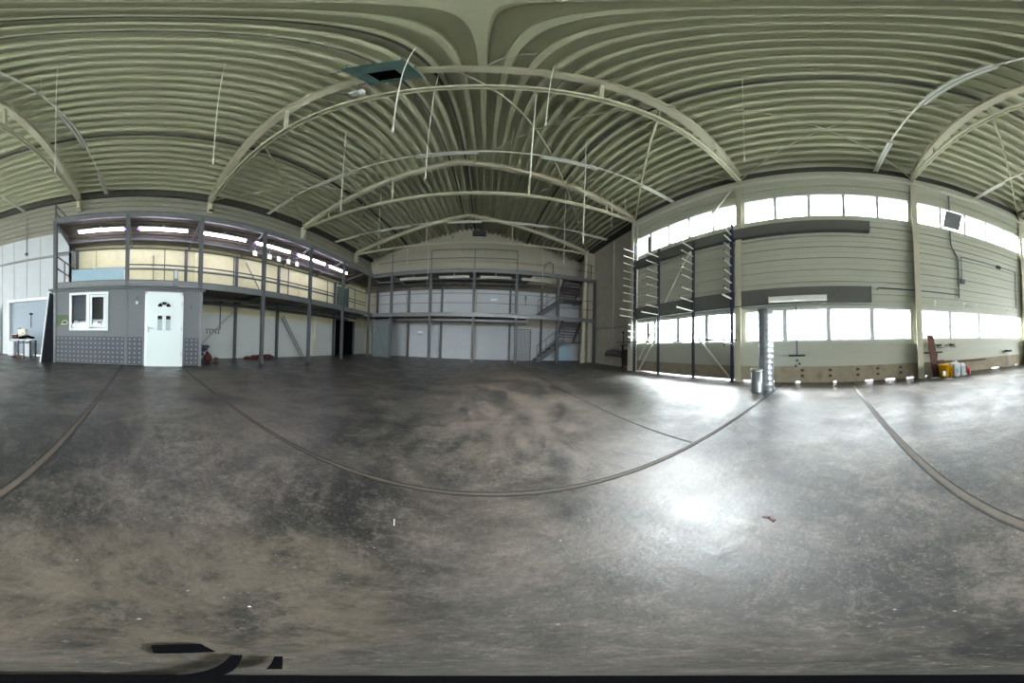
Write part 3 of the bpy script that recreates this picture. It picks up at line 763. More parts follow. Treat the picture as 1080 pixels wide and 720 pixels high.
# things on the sill seen through the glass
o = thing('paper_stack', 'white papers standing behind the left pane of the cabin window', 'papers', (XC-.12, -1.9, 1.03))
obj('sheet', MB().box(XC-.16, XC-.15, -2.05, -1.88, 1.03, 1.27), 'white', o); obj('sheet', MB().box(XC-.17, XC-.16, -1.86, -1.65, 1.03, 1.25), 'white', o)
o = thing('bottle', 'small dark bottle standing behind the left pane of the cabin window', 'bottle', (XC-.12, -1.9, 1.03))
obj('body', MB().lathe([(0,0),(.025,0),(.025,.13),(.01,.17),(.01,.21),(0,.21)], (XC-.12, -1.9, 1.03), 12), 'slate', o, smooth=True)
obj('cap', MB().lathe([(0,.21),(.013,.21),(.013,.235),(0,.235)], (XC-.12, -1.9, 1.03), 10), 'black', o)
o = thing('notice_card', 'white card with a dark square behind the right pane of the cabin window', 'card', (XC-.1, -1.28, 1.05))
obj('card', MB().box(XC-.09, XC-.085, -1.46, -1.10, 1.03, 1.28), 'white', o)
obj('print', MB().box(XC-.085, XC-.082, -1.32, -1.20, 1.09, 1.23), 'slate', o)
o = thing('poster', 'green landscape poster with a pale rounded shape beside the cabin window', 'poster', (XC+.01, -2.38, 1.25))
obj('sheet', MB().box(XC+.002, XC+.007, -2.55, -2.17, 1.10, 1.42), 'green', o)
mb = MB(); mb.tube([(XC+.018, -2.28+.09*cos(q), 1.2+.06*sin(q)) for q in [2*pi*k/14 for k in range(15)]], .008, 5); mb.box(XC+.006, XC+.009, -2.42, -2.2, 1.14, 1.16)
obj('print', mb, 'paper', o)
# door
d = obj('door', MB().box(XC+.0, XC+.05, DYa+.05, DYb-.05, .03, 2.01), 'doorwhite', c, bevel=.004)
mb = MB(); mb.box(XC-.04, XC+.035, DYa, DYa+.06, 0, 2.06); mb.box(XC-.04, XC+.035, DYb-.06, DYb, 0, 2.06); mb.box(XC-.04, XC+.035, DYa, DYb, 2.0, 2.07); mb.box(XC-.04, XC+.05, DYa, DYb, 0, .03)
obj('door_frame', mb, 'white', d)
yc = .545
mb = MB(); k = len(mb.v); R_ = .18; z0 = 1.64
for i in range(3):
    a0 = pi*(i+.06)/3; a1 = pi*(i+.94)/3; pts = []
    for q in range(7): a_ = a0+(a1-a0)*q/6; pts.append((XC+.053, yc+R_*cos(a_), z0+R_*.82*sin(a_)))
    for q in range(6, -1, -1): a_ = a0+(a1-a0)*q/6; pts.append((XC+.053, yc+.07*cos(a_), z0+.06*sin(a_)))
    mb.quad(pts)
obj('fan_light', mb, 'blackglass', d, label='dark half-round fanlight in the door')
mb = MB(); mb.tube([(XC+.055, yc+(R_+.015)*cos(q), z0-.005+(R_+.015)*.82*sin(q)) for q in [pi*k/12 for k in range(13)]], .012, 6); mb.box(XC+.045, XC+.06, yc-R_-.02, yc+R_+.02, z0-.025, z0-.008)
obj('fan_light_moulding', mb, 'white', d)
for s_ in (-1, 1):
    y = yc+s_*.115
    p = obj('door_pane', MB().box(XC+.05, XC+.053, y-.065, y+.065, 1.0, 1.40), 'obscured', d)
    obj('dark_top', MB().box(XC+.053, XC+.0545, y-.06, y+.06, 1.30, 1.395), 'blackglass', p)
    mb = MB(); mb.box(XC+.05, XC+.062, y-.08, y-.065, .985, 1.415); mb.box(XC+.05, XC+.062, y+.065, y+.08, .985, 1.415); mb.box(XC+.05, XC+.062, y-.08, y+.08, 1.40, 1.415); mb.box(XC+.05, XC+.062, y-.08, y+.08, .985, 1.0)
    obj('moulding', mb, 'white', p)
mb = MB(); mb.box(XC+.05, XC+.062, .10, .14, .94, 1.10); mb.tube([(XC+.06, .12, 1.05), (XC+.10, .12, 1.05), (XC+.10, .24, 1.045)], .011, 8)
obj('handle', mb, 'galv', d)
for z in (.35, 1.05, 1.75): obj('hinge', MB().tube([(XC+.055, DYb-.045, z-.05), (XC+.055, DYb-.045, z+.05)], .014, 8), 'lightgrey', d)
obj('outside_lamp', MB().ball((XC+.05, -.2, 1.75), .04, (1,1,1.2), 10, 8), 'white', c, smooth=True)
obj('lamp_bracket', MB().box(XC, XC+.03, -.23, -.17, 1.78, 1.93), 'slate', c)
obj('bell_push', MB().box(XC, XC+.015, 1.28, 1.33, 1.62, 1.72), 'slate', c)

# board leaning on the cabin end
o = thing('leaning_board', 'tall dark slate board with white edge leaning against the cabin end', 'board', (-5.8, -2.95, 0))
a, b = (-5.74, -2.98), (-5.92, -2.79)
mb = MB(); mb.hexa([(-5.78,-2.98,0),(-5.9,-2.98,0),(-6.9,-2.95,0),(-6.9,-2.90,0),(-5.98,-2.76,2.12),(-6.0,-2.80,2.12),(-6.9,-2.80,2.12),(-6.9,-2.76,2.12)])
mb = MB(); mb.hexa([(-6.9,-3.0,.0),(-5.8,-3.0,0),(-5.8,-2.97,0),(-6.9,-2.97,0),(-6.9,-2.79,2.12),(-5.95,-2.79,2.12),(-5.95,-2.76,2.12),(-6.9,-2.76,2.12)])
obj('panel', mb, 'slate', o)
mb = MB(); mb.beam((-5.79, -2.985, .0), (-5.94, -2.775, 2.12), .035, .04); obj('edge_strip', mb, 'white', o)

# work table and what stands on it
TX0, TX1, TY0, TY1, TZ = -7.25, -6.75, -4.78, -3.86, .66
o = thing('work_table', 'narrow white-topped table with dark legs in front of the sectional door', 'table', (-7, -4.4, 0))
obj('tabletop', MB().box(TX0, TX1, TY0, TY1, TZ-.035, TZ), 'white', o, bevel=.005)
for y in (TY0+.35, TY1-.06):
    for x in (TX0+.05, TX1-.05): obj('leg', MB().beam((x, y, 0), (x, y, TZ-.035), .05, .05, (0,1,0)), 'seal', o)
obj('crossbar', MB().box(TX1-.07, TX1-.03, TY0+.38, TY1-.08, TZ-.14, TZ-.10), 'seal', o)
o = thing('machine_box', 'cream square box standing at the back of the white table', 'box', (-7.1, -4.45, TZ))
obj('body', MB().box(-7.24, -7.06, -4.62, -4.30, TZ+.08, TZ+.40), 'paper', o, bevel=.012)
obj('foot', MB().box(-7.22, -7.08, -4.60, -4.32, TZ, TZ+.08), 'seal', o)
o = thing('pink_box', 'small dusky pink box at the left of the white table', 'box', (-6.9, -4.68, TZ))
obj('body', MB().box(-6.98, -6.86, -4.76, -4.56, TZ+.02, TZ+.17), 'redrag', o, bevel=.008); obj('lid', MB().box(-6.99, -6.85, -4.77, -4.55, TZ+.17, TZ+.19), 'paper', o)
heap('tool_pile', (-6.93, -4.16, TZ+.035), 16, 'black', 'low heap of black cloth and tools on the white table', 'tools', .07, (.08, .26), .09)
o = thing('cardboard_roll', 'pale folded paper lying on the black heap on the table', 'paper', (-6.9, -4.35, TZ+.1))
obj('sheet', MB().tube([(-6.88, -4.4, TZ+.23), (-6.86, -4.1, TZ+.22)], .03, 8), 'paper', o); obj('band', MB().tube([(-6.873, -4.28, TZ+.2265), (-6.871, -4.24, TZ+.225)], .032, 8), 'brown', o)
for y, lab in ((-4.98, 'left of the table legs'), (-4.19, 'under the middle of the table')):
    o = thing('storage_bin', 'tall white plastic bin ' + lab, 'bin', (-7.2, y, 0), 'white bins at the table')
    obj('body', MB().box(-7.32, -7.08, y-.15, y+.15, 0, .54), 'lightgrey', o, bevel=.02)
    obj('lid', MB().box(-7.33, -7.07, y-.16, y+.16, .54, .57), 'white', o, bevel=.008)
heap('offcut_pile', (-6.58, -4.15, 0), 8, 'brown', 'brown offcuts lying flat on the floor under the table', 'wood', .08, (.1,.35), .04)
for y, z, lab in ((-4.92, 1.06, 'small dark grip low on the sectional door'), (-4.37, 1.67, 'small dark lock high on the sectional door')):
    o = thing('door_lock', lab, 'door fitting', (-7.65, y, z), 'dark fittings on the sectional door')
    obj('housing', MB().ball((-7.64, y, z), .07, (.5, 1.3, .7), 10, 6), 'seal', o, smooth=True)
    obj('latch', MB().box(-7.66, -7.63, y-.008, y+.008, z-.55 if z > 1.3 else z-.12, z-.05), 'slate', o)
# appliance and posters in the recess at the frame edge
for y, lab in ((-6.13, 'beside the recess jamb'), (-6.57, 'deeper in the recess')):
    o = thing('white_appliance', 'white waist-high cabinet ' + lab, 'cabinet', (-8.0, y, 0), 'white cabinets in the recess')
    obj('body', MB().box(-8.3, -7.85, y-.2, y+.2, .1, 1.0), 'white', o, bevel=.015)
    obj('plinth', MB().box(-8.28, -7.88, y-.18, y+.18, .002, .1), 'slate', o)
    obj('door', MB().box(-7.85, -7.83, y-.19, y+.19, .12, .98), 'white', o)
cols = ['slate', 'paper', 'brown', 'redrag', 'paper', 'lightgrey']
for k, (y, z) in enumerate(((-5.98,1.72), (-6.12,1.72), (-6.02,1.45), (-6.18,1.42), (-6.06,1.2), (-6.3,1.6))):
    lab = ['dark notice pinned high at the jamb', 'cream notice pinned high on the recess wall', 'brown notice pinned mid-height at the jamb', 'dusky red notice beside the brown one', 'cream notice lowest above the white cabinet', 'pale grey notice deepest in the recess'][k]
    tag(obj('notice', MB().box(-7.98, -7.97, y-.06, y+.06, z-.09, z+.09), cols[k]), lab, 'notice', 'notices in the recess')
tag(obj('notice_board', MB().box(-8.03, -7.98, -6.5, -5.93, 1.04, 1.9), 'galvdull'), 'grey notice board standing in the recess beyond the sectional door', 'board')

# ------------------------------------------------------------------ far mezzanine
YM = 10.72
XCF = [-5.02, -2.84, -.63, 1.50, 3.68, 5.86]
t = thing('mezzanine', 'grey steel two-deck mezzanine across the far end of the hall', 'mezzanine', (0, YM, 0))
for x in XCF:
    mb = colm(MB(), x, YM, 0, Z2-.02, .13); mb.box(x-.1, x+.1, YM-.1, YM+.1, 0, .015); obj('column', mb, 'mezz', t)
for x in (-7.0, -4.78, -2.65, 1.42, 3.35, -.6+.0):
    if x == -.6: continue
    obj('back_column', colm(MB(), x, 12.8, 0, 4.5, .11), 'mezz', t)
XA, XE = -6.25, 5.9
obj('lower_edge_beam', MB().ibeam((XA, YM-.02, Z1-.1), (XE, YM-.02, Z1-.1), .08, .2, .012), 'mezz_light', t)
obj('upper_edge_beam', MB().ibeam((XA, YM-.02, Z2-.12), (XE, YM-.02, Z2-.12), .08, .22, .012), 'mezz_light', t)
obj('lower_deck', MB().box(XA-1.8, 2.3, YM+.05, YF-.06, Z1-.05, Z1-.01), 'deck', t)
obj('lower_deck', MB().box(2.3, 5.05, YM+.05, YM+.5, Z1-.05, Z1-.01), 'deck', t)
obj('upper_deck', MB().box(XA-1.8, 2.4, YM+.05, YF-.06, Z2-.09, Z2-.02), 'deck', t)
obj('upper_deck', MB().box(2.4, 5.05, YM+.05, YM+.5, Z2-.09, Z2-.02), 'deck', t)
for x in [-6.2]+XCF:
    for z in (Z1-.17, Z2-.2):
        if x > 2: continue
        obj('joist', MB().ibeam((x, YM+.05, z), (x, YF-.1, z), .07, .2, .012, up=(0,0,1)), 'mezz', t)
for z in (Z1-.3, Z2-.35):
    for y in (11.4, 12.3): obj('purlin', MB().ibeam((XA, y, z), (2.3, y, z), .06, .1, .01), 'mezz_light', t)
for a, b in ((-2.84, -1), (-5.02, -1), (1.5, -1)):
    obj('bracket', MB().beam((a, YM, 4.55), (a+.7, YM+.9, 4.05), .05, .06), 'mezz', t)
for z0, z1_ in ((Z2, 5.92),):
    for i in range(len(XCF)-2):
        a, b = XCF[i], XCF[i+1]
        if i > 2: continue
        mb = MB()
        for z in (5.41, 5.92) if i > 0 else (5.41,): mb.beam((a-(.9 if i == 0 else 0), YM, z), (b, YM, z), .03, .035)
        mb.beam((a, YM, z0), (a, YM, z1_), .035, .035, (0,1,0))
        if i == 2: mb.beam((b, YM, z0), (b, YM, z1_), .035, .035, (0,1,0))
        obj('upper_guard_rail', mb, 'mezz', t)
xs_ = [-6.25]+XCF
for i in range(len(xs_)-1):
    a, b = xs_[i], xs_[i+1]; mb = MB()
    for z in (2.96, 3.46): mb.beam((a, YM, z), (b, YM, z), .03, .035)
    obj('lower_guard_rail', mb, 'mezz_light' if i < 5 else 'mezz', t)
# unlit tubes under the far upper deck
for x, lab in ((-3.9, 'left bay'), (-1.7, 'bay left of the middle post'), (.45, 'bay right of the middle post'), (2.6, 'bay before the stairs')):
    f = thing('deck_light', 'unlit white tube light under the far upper deck, ' + lab, 'ceiling light', (x, YM+.35, 4.4), 'unlit tube lights under the far deck')
    obj('housing', MB().box(x-.8, x+.8, YM+.3, YM+.42, 4.42, 4.5), 'traygrey', f); obj('tube', MB().tube([(x-.78, YM+.36, 4.39), (x+.78, YM+.36, 4.39)], .016, 8), 'lampoff', f)
    obj('hanger', MB().box(x-.03, x+.03, YM+.33, YM+.39, 4.5, 4.70), 'galvdull', f)
o = thing('switch_unit', 'small grey switch panel on the lower guard rail near the stairs', 'panel', (2.1, YM, 3.2))
obj('plate', MB().box(1.92, 1.98, YM-.05, YM-.02, 2.9, 3.44), 'mezz_light', o); obj('cover', MB().box(1.9, 2.0, YM-.07, YM-.05, 3.2, 3.4), 'mezz', o)
# stairs: two dog-leg flights
def stairs(z0, z1_, label):
    t = thing('staircase', label, 'stairs', (4, 12, z0), 'steel stairs behind the far mezzanine')
    zm = z0+(z1_-z0)*.47
    # first flight rising to the window side
    xa, xb, y = 2.75, 4.25, 11.7
    n = 6
    for yy in (y-.4, y+.4):
        obj('stringer', MB().beam((xa, yy, z0+.02), (xb, yy, zm), .03, .22), 'mezz', t)
    for k in range(n):
        q = (k+.5)/n; x = xa+(xb-xa)*q; z = z0+(zm-z0)*(k+1)/n
        obj('tread', MB().box(x-.13, x+.13, y-.38, y+.38, z-.035, z), 'purple', t)
    for yy in (y-.42,):
        mb = MB()
        for h in (.45, .9): mb.tube([(xa, yy, z0+h), (xb, yy, zm+h)], .018, 6)
        for q in (0, .33, .66, 1): mb.tube([(xa+(xb-xa)*q, yy, z0+(zm-z0)*q), (xa+(xb-xa)*q, yy, z0+(zm-z0)*q+.9)], .016, 6)
        obj('handrail', mb, 'mezz', t)
    # landing
    obj('landing', MB().box(xb, 5.55, 11.2, 12.2, zm-.06, zm), 'mezz', t)
    mb = MB()
    for h in (.5, .95): mb.tube([(xb, 11.2, zm+h), (5.55, 11.2, zm+h)], .018, 6)
    obj('landing_rail', mb, 'mezz', t)
    # second flight coming forward, seen face on
    n = 8; ya, yb = 12.75, 11.5; xc = 4.85
    for k in range(n):
        q = (k+.5)/n; yv = ya+(yb-ya)*q; z = zm+(z1_-zm)*(k+1)/n
        obj('tread', MB().box(xc-.55, xc+.55, yv-.12, yv+.12, z-.06, z), 'purple', t)
    for xx in (xc-.58, xc+.58): obj('stringer', MB().beam((xx, ya, zm), (xx, yb, z1_), .03, .2), 'mezz', t)
    for k in range(4):
        x = 4.05+k*.12
        obj('baluster', MB().tube([(x, 11.1, z1_-.75), (x+.22, 11.1, z1_-.22)], .018, 6), 'mezz', t)
stairs(0, Z1, 'dark grey lower stair flight from the floor at the far right end')
stairs(Z1, Z2, 'dark grey upper stair flight between the two far decks')
o = thing('stair_guard', 'small grey guard rail around the stair opening on the top deck', 'guard rail', (3.5, YM+.4, Z2))
obj('post', MB().beam((5.6, YM, Z2), (5.6, YM, Z2+.9), .04, .04, (0,1,0)), 'mezz', o)
mb2 = MB(); mb2.tube([(2.9, YM+.4, Z2-.01), (3.05, YM+.4, Z2+.6), (3.3, YM+.4, Z2+.85), (3.5, YM+.4, Z2+.7), (3.5, YM+.4, Z2-.01)], .02, 6)
obj('hoop', mb2, 'seal', o)
mb2 = MB(); mb2.beam((4.8, YM, Z2+.85), (5.78, YM, Z2+.85), .03, .03); mb2.beam((4.8, YM, Z2+.4), (5.78, YM, Z2+.4), .03, .03); obj('rail', mb2, 'mezz', o)
# grid panel leaning between posts
o = thing('grid_panel', 'galvanised grid panel standing between the posts under the far deck', 'panel', (1.95, YM+.35, 0))
mb = MB()
for k in range(11): mb.beam((1.64+k*.065, YM+.32, .08), (1.64+k*.065, YM+.32, 1.66), .014, .02, (0,1,0))
for k in range(20): mb.beam((1.64, YM+.335, .1+k*.082), (2.29, YM+.335, .1+k*.082), .014, .014)
obj('mesh_grid', mb, 'mezz', o)
mb = MB(); mb.beam((1.6, YM+.33, 0), (1.6, YM+.33, 1.72), .04, .04, (0,1,0)); mb.beam((2.33, YM+.33, 0), (2.33, YM+.33, 1.72), .04, .04, (0,1,0)); mb.beam((1.6, YM+.33, 1.72), (2.33, YM+.33, 1.72), .04, .04)
obj('frame', mb, 'mezz', o)
# bluish board low under the landing
o = thing('pale_board', 'pale bluish board leaning low under the stair landing', 'board', (4.6, 12.6, 0))
obj('sheet', MB().box(4.2, 5.2, 12.55, 12.59, .03, 1.0), 'bluesheet', o); obj('batten', MB().box(4.2, 5.2, 12.53, 12.55, .95, 1.0), 'mezz_light', o)
# sheet doors in the corner
o = thing('sheet_door', 'large grey-green sheet door hanging in the far left corner under the deck', 'door', (-5.7, YM+.05, 0))
obj('leaf', MB().box(-6.15, -5.12, YM+.06, YM+.10, .03, 2.02), 'greysheet', o)
mb = MB(); mb.box(-6.18, -5.1, YM+.04, YM+.06, 2.0, 2.06); mb.beam((-5.95, YM+.05, 1.95), (-5.3, YM+.05, .1), .03, .02); mb.box(-6.18, -6.14, YM+.04, YM+.06, 0, 2.0)
obj('frame', mb, 'mezz', o)
o = thing('doorway_shade_slab', 'black slab as unlit opening in the left wall at the far corner under the deck', 'doorway', (-7.9, 10.3, 0))
obj('shade_slab', MB().box(-8.07, -7.95, 9.75, 11.35, 0, 2.1), 'black', o); obj('frame', MB().box(-8.08, -7.9, 11.35, 11.5, 0, 2.1), 'mezz', o)  # black slab stands for the unlit inside of the opening
o = thing('upper_door', 'dark blue-green door on the upper floor at the far left corner', 'door', (-8, 10.3, Z1))
obj('leaf', MB().box(-8.09, -7.98, 9.8, 10.7, Z1, 4.1), 'vent', o); obj('frame', MB().box(-8.09, -7.94, 10.7, 10.8, Z1, 4.15), 'mezz', o)
o = thing('wall_notice', 'white notice on the far wall board between two left posts', 'notice', (-4.0, YF-.07, 1.5))
obj('sheet', MB().box(-4.15, -3.85, YF-.075, YF-.06, 1.5, 1.62), 'white', o); obj('shelf', MB().box(-4.2, -3.8, YF-.12, YF-.06, 1.38, 1.40), 'mezz', o)
o = thing('paper_notice', 'small white paper on the upper far wall board near the middle post', 'notice', (.2, YF-.07, 3.6))
obj('sheet', MB().box(.25, .65, YF-.07, YF-.055, 3.55, 3.68), 'white', o); obj('pin', MB().ball((.45, YF-.075, 3.66), .012), 'red', o)
# gable fittings
o = thing('gable_fan', 'dark rectangular ventilation opening just under the far gable apex', 'vent', (-.55, YF-.1, 8.2))
obj('shroud', MB().box(-.95, -.15, YF-.12, YF-.0, 7.95, 8.3), 'seal', o)
mb = MB()
for k in range(5): mb.box(-.93, -.17, YF-.15, YF-.12, 7.98+k*.065, 8.0+k*.065)
obj('louvre', mb, 'slate', o)
o = thing('gable_lamp', 'small white cone lamp on a grey stem at the far gable', 'lamp', (-2.1, YF-.3, 8))
obj('stem', MB().tube([(-2.1, YF-.25, 7.3), (-2.1, YF-.25, 7.95), (-2.1, YF-.05, 7.95)], .025, 6), 'galvdull', o)
obj('lamp_shade', MB().lathe([(.04,.1),(.12,-.05),(.1,-.05),(.02,.08)], (-2.1, YF-.3, 7.9), 14), 'white', o, smooth=True)
struct('trim_20', MB().box(-8.0, 5.95, YF-.07, YF, 4.24, 4.68), 'deck', label='dark strip below the upper far deck')  # darker strip on the far wall below the upper deck
struct('trim_15', MB().box(-8.0, 5.95, YF-.06, YF, 6.05, 6.12), 'farwall', label='horizontal seam rail across the far gable')
struct('trim_16', MB().box(-8.0, 5.95, YF-.12, YF, 6.12, 6.55), 'farwall', label='pale girder band across the far gable')

# ------------------------------------------------------------------ right side
def band(z0, z1_, lab):
    o = thing('wall_band', lab, 'wall girder', (XW-.1, 2.6, z0), 'dark girders on the window wall')
    obj('face', MB().box(XW-.14, XW-.01, -1.1, 6.4, z0, z1_), 'band', o, bevel=.004)
    obj('end_plate', MB().box(XW-.15, XW-.0, -1.115, -1.1, z0-.01, z1_+.01), 'mezz', o)
    obj('lower_lip', MB().box(XW-.16, XW-.01, -1.1, 6.4, z0-.03, z0), 'mezz', o)
band(1.96, 2.36, 'long dark grey girder just above the lower windows')
band(3.98, 4.30, 'long dark grey girder just below the upper windows')
o = thing('wall_lamp', 'unlit white tube light mounted on the dark girder above the duct', 'light', (XW-.2, .7, 2.05))
obj('housing', MB().box(XW-.24, XW-.16, -.03, 1.38, 1.98, 2.12), 'paper', o, bevel=.008); obj('diffuser', MB().box(XW-.27, XW-.24, .0, 1.35, 1.99, 2.08), 'white', o, bevel=.008)

# cantilever racks
def rack(y, zmin, zmax, mt, zs_, lab, L=.62, post=.055):
    t = thing('cantilever_rack', lab, 'rack', (5.12, y, 0), 'cantilever pipe racks on the window wall')
    mb = MB(); mb.ibeam((5.10, y, zmin), (5.10, y, zmax), post, post+.02, .01, up=(1,0,0)); obj('post', mb, mt, t)
    if zmin == 0: obj('base_plate', MB().box(5.02, 5.17, y-.04, y+.04, 0, .015), mt, t)
    for z, l in zs_:
        a = obj('arm', MB().beam((5.07, y, z), (5.07-l, y, z+.015), .03, .03), 'arm', t)
        obj('arm_stop', MB().box(5.07-l, 5.07-l+.02, y-.012, y+.012, z+.01, z+.07), 'rackpost', a)
    return t
rack(6.22, 0, 4.95, 'rackpost', [(z, .52) for z in (4.63,4.33,4.03,3.71,3.42,3.13,2.86,2.56)]+[(2.24,.66),(2.0,.66)]+[(1.7,.28),(1.47,.28),(1.25,.28)], 'dark pipe rack with short white arms at the recessed corner column')
rack(4.99, 0, 4.4, 'rackpost', [(z, .54) for z in (4.04,3.74,3.44,3.17,2.91)]+[(2.54,.54),(2.22,.54),(1.97,.72)], 'dark pipe rack with white arms, second from the recessed corner')
rack(3.59, 0, 4.2, 'rackpost', [(z, .54) for z in (3.93,3.66,3.40,3.14,2.90,2.53)]+[(2.22,.6),(1.94,.74)], 'dark pipe rack crossed by the bright diagonal brace')
rack(2.37, 0, 4.5, 'rackblue', [(z, .42) for z in (4.3,4.08,3.86,3.62,3.36,3.1,2.84,2.6,2.36)]+[(2.16,.5),(1.72,.18),(1.5,.18),(1.3,.18),(.99,.5)], 'blue-edged pipe rack nearest the tall round duct', post=.06)
# ladder-like uprights beside racks (bolted spacers)
o = thing('rack_ledge', 'thin dark rail at sill height across the rack posts', 'rail', (5.06, 4.5, 1.1))
obj('rail', MB().beam((5.0, 2.2, 1.08), (5.0, 7.2, 1.08), .03, .03), 'mezz', o); obj('bracket', MB().box(5.0, 5.3, 4.3, 4.34, 1.05, 1.08), 'mezz', o)
o = thing('clamp_rail', 'short dark bar at the sill beside the blue rack', 'bar', (5.0, 2.4, 1.0))
obj('bar', MB().beam((4.93, 2.15, 1.07), (4.93, 3.05, 1.09), .05, .04), 'seal', o); obj('hook', MB().tube([(4.93, 2.5, 1.07), (4.90, 2.5, .95), (4.93, 2.5, .91)], .015, 6), 'seal', o)

# duct and its offcut
def duct(c, r, h, lab, rings=True, tilt=0):
    t = thing('spiral_duct' if rings else 'metal_pipe', lab, 'duct', (c[0], c[1], 0))
    mb = MB(); prof = [(r, 0)]
    n = int(h/.105) if rings else 0
    for k in range(1, n):
        z = k*h/n; prof += [(r, z-.006), (r+.003, z), (r, z+.006)]
    prof += [(r, h), (r-.006, h), (r-.006, 0)]
    mb.lathe(prof, (c[0], c[1], 0), 40); o = obj('duct_shell', mb, 'galv', t, smooth=True)
    mb = MB(); mb.lathe([(r+.009, h-.05), (r+.009, h), (r-.008, h), (r-.008, h-.05), (r+.009, h-.05)], (c[0], c[1], 0), 40); obj('end_collar', mb, 'galvdull', t, smooth=True)
    mb = MB(); mb.box(c[0]-r-.004, c[0]-r+.002, c[1]-.012, c[1]+.012, 0, h-.05); obj('seam', mb, 'galvdull', t)
    return t
duct((4.33, 1.24), .158, 1.66, 'tall upright galvanised spiral duct standing on the floor by the window wall')
duct((4.055, 1.355), .115, .45, 'short upright steel pipe piece standing at the foot of the tall duct', rings=False)

# wall valve below the window
o = thing('tap_fitting', 'dark tee-shaped fitting hanging under the second window from the duct', 'fitting', (5.2, .7, .9))
obj('stem', MB().tube([(5.24, .72, 1.9), (5.24, .72, .68)], .016, 6), 'slate', o); obj('handle', MB().tube([(5.22, .52, .67), (5.22, .92, .67)], .022, 6), 'seal', o)
for q in ((5.25, .72, .55), (5.25, .66, .47), (5.25, .75, .42)): obj('valve', MB().ball(q, .028), 'rust', o)
# plinth bolt plates
for k, (y, z) in enumerate([(yy, zz2) for yy in (.6, -.08, -.75, -1.25, -1.85, -4.0, -5.0) for zz2 in (.30, .17)]):
    pass
pl = {.6: 'under the duct window', -.08: 'under the third window', -.75: 'midway along the plinth', -1.25: 'beyond the midway pair', -1.85: 'nearest the column by the yellow bucket'}
for y, w_ in pl.items():
    for z, q in ((.31, 'upper'), (.17, 'lower')):
        tag(obj('anchor_plate', MB().box(XW-.045, XW-.028, y-.04, y+.04, z-.03, z+.03), 'rust', bevel=.003), '%s small rusty anchor plate on the concrete plinth %s' % (q, w_), 'anchor plate', 'rusty anchor plates on the plinth')
# conduits on the window wall
x = XW-.03
pipe('wall_conduit', [(x, -3.5, 6.0), (x, -3.5, 4.0), (x, -3.58, 3.8), (x, -3.72, 3.6), (x, -3.74, 3.5), (x, -3.74, 2.25)], .018, 'slate', 'dark conduit running down the wall from the eaves beside the open vent window', 'conduit')
pipe('wall_conduit', [(x, -3.86, 2.9), (x, -3.86, 3.62), (x, -6.4, 3.62)], .016, 'slate', 'dark conduit branching sideways towards the last column', 'conduit')
pipe('wall_conduit', [(x, -1.3, 2.36), (x, -3.72, 2.34)], .016, 'slate', 'thin horizontal conduit from the dark girder past the column', 'conduit')
pipe('wall_conduit', [(x, -6.35, 3.62), (x, -6.35, 2.2)], .014, 'rust', 'thin vertical conduit at the last column', 'conduit')
tag(obj('conduit_box', MB().box(x-.04, x+.03, -5.55, -5.35, 3.55, 3.66), 'seal', bevel=.01), 'small dark junction box on the sideways conduit', 'junction box')  # junction box joining the conduit runs
tag(obj('conduit_box', MB().box(x-.05, x+.03, -3.95, -3.8, 2.72, 2.86), 'slate', bevel=.01), 'small grey switch box at the lower end of the eaves conduit', 'junction box')
for y, lab in ((-2.9, 'over the first window past the column'), (-3.9, 'left one of the pair past the conduit'), (-4.35, 'right one of the pair past the conduit'), (-5.75, 'over the last window')):
    o = thing('spot_fitting', 'small white clamp fitting above the lower windows, ' + lab, 'fitting', (x, y, 2.0), 'small white fittings above the lower windows')
    obj('arm', MB().beam((x, y, 1.94), (x-.12, y+.05, 2.05), .02, .02), 'white', o); obj('head', MB().ball((x-.12, y+.05, 2.06), .035), 'white', o, smooth=True)
# open vent light in the upper strip
o = thing('vent_flap', 'dark square vent flap tilted open in the upper window strip', 'vent', (XW, -3.4, 4.9))
mb = MB(); mb.hexa([(XW-.05,-3.78,4.6),(XW-.02,-3.78,4.6),(XW-.02,-3.3,4.6),(XW-.05,-3.3,4.6),(XW-.22,-3.78,5.1),(XW-.19,-3.78,5.1),(XW-.19,-3.3,5.1),(XW-.22,-3.3,5.1)])
obj('flap', mb, 'mezz_light', o)
mb = MB(); mb.beam((XW-.03,-3.8,4.58),(XW-.2,-3.8,5.12),.03,.03); mb.beam((XW-.03,-3.28,4.58),(XW-.2,-3.28,5.12),.03,.03); mb.beam((XW-.2,-3.8,5.12),(XW-.2,-3.28,5.12),.03,.03)
obj('frame', mb, 'seal', o)
# brown boards
def lean(y0_, y1_, zb, zt_, xb, xt, mt, lab, th=.03, cat='board'):
    mb = MB(); mb.hexa([(xb,y0_,zb),(xb+th,y0_,zb),(xb+th,y1_,zb),(xb,y1_,zb),(xt,y0_+.06,zt_),(xt+th,y0_+.06,zt_),(xt+th,y1_+.06,zt_),(xt,y1_+.06,zt_)])
    return tag(obj('wooden_board', mb, mt, bevel=.004), lab, cat)
lean(-2.86, -2.66, 0, 1.12, 5.0, 5.21, 'brown', 'tall brown board leaning on the wall beside the yellow bucket')
lean(-3.1, -2.93, 0, .44, 4.96, 5.10, 'brown', 'short dark brown board behind the yellow bucket')
o = thing('wall_bracket_shelf', 'thin rusty shelf rail on the wall behind the tall brown board', 'shelf', (5.2, -2.75, .66))
obj('rail', MB().box(5.17, 5.25, -3.05, -2.32, .63, .67), 'rust', o)
for y in (-2.45, -2.9): obj('support', MB().box(5.22, 5.26, y-.012, y+.012, .5, .63), 'rust', o)
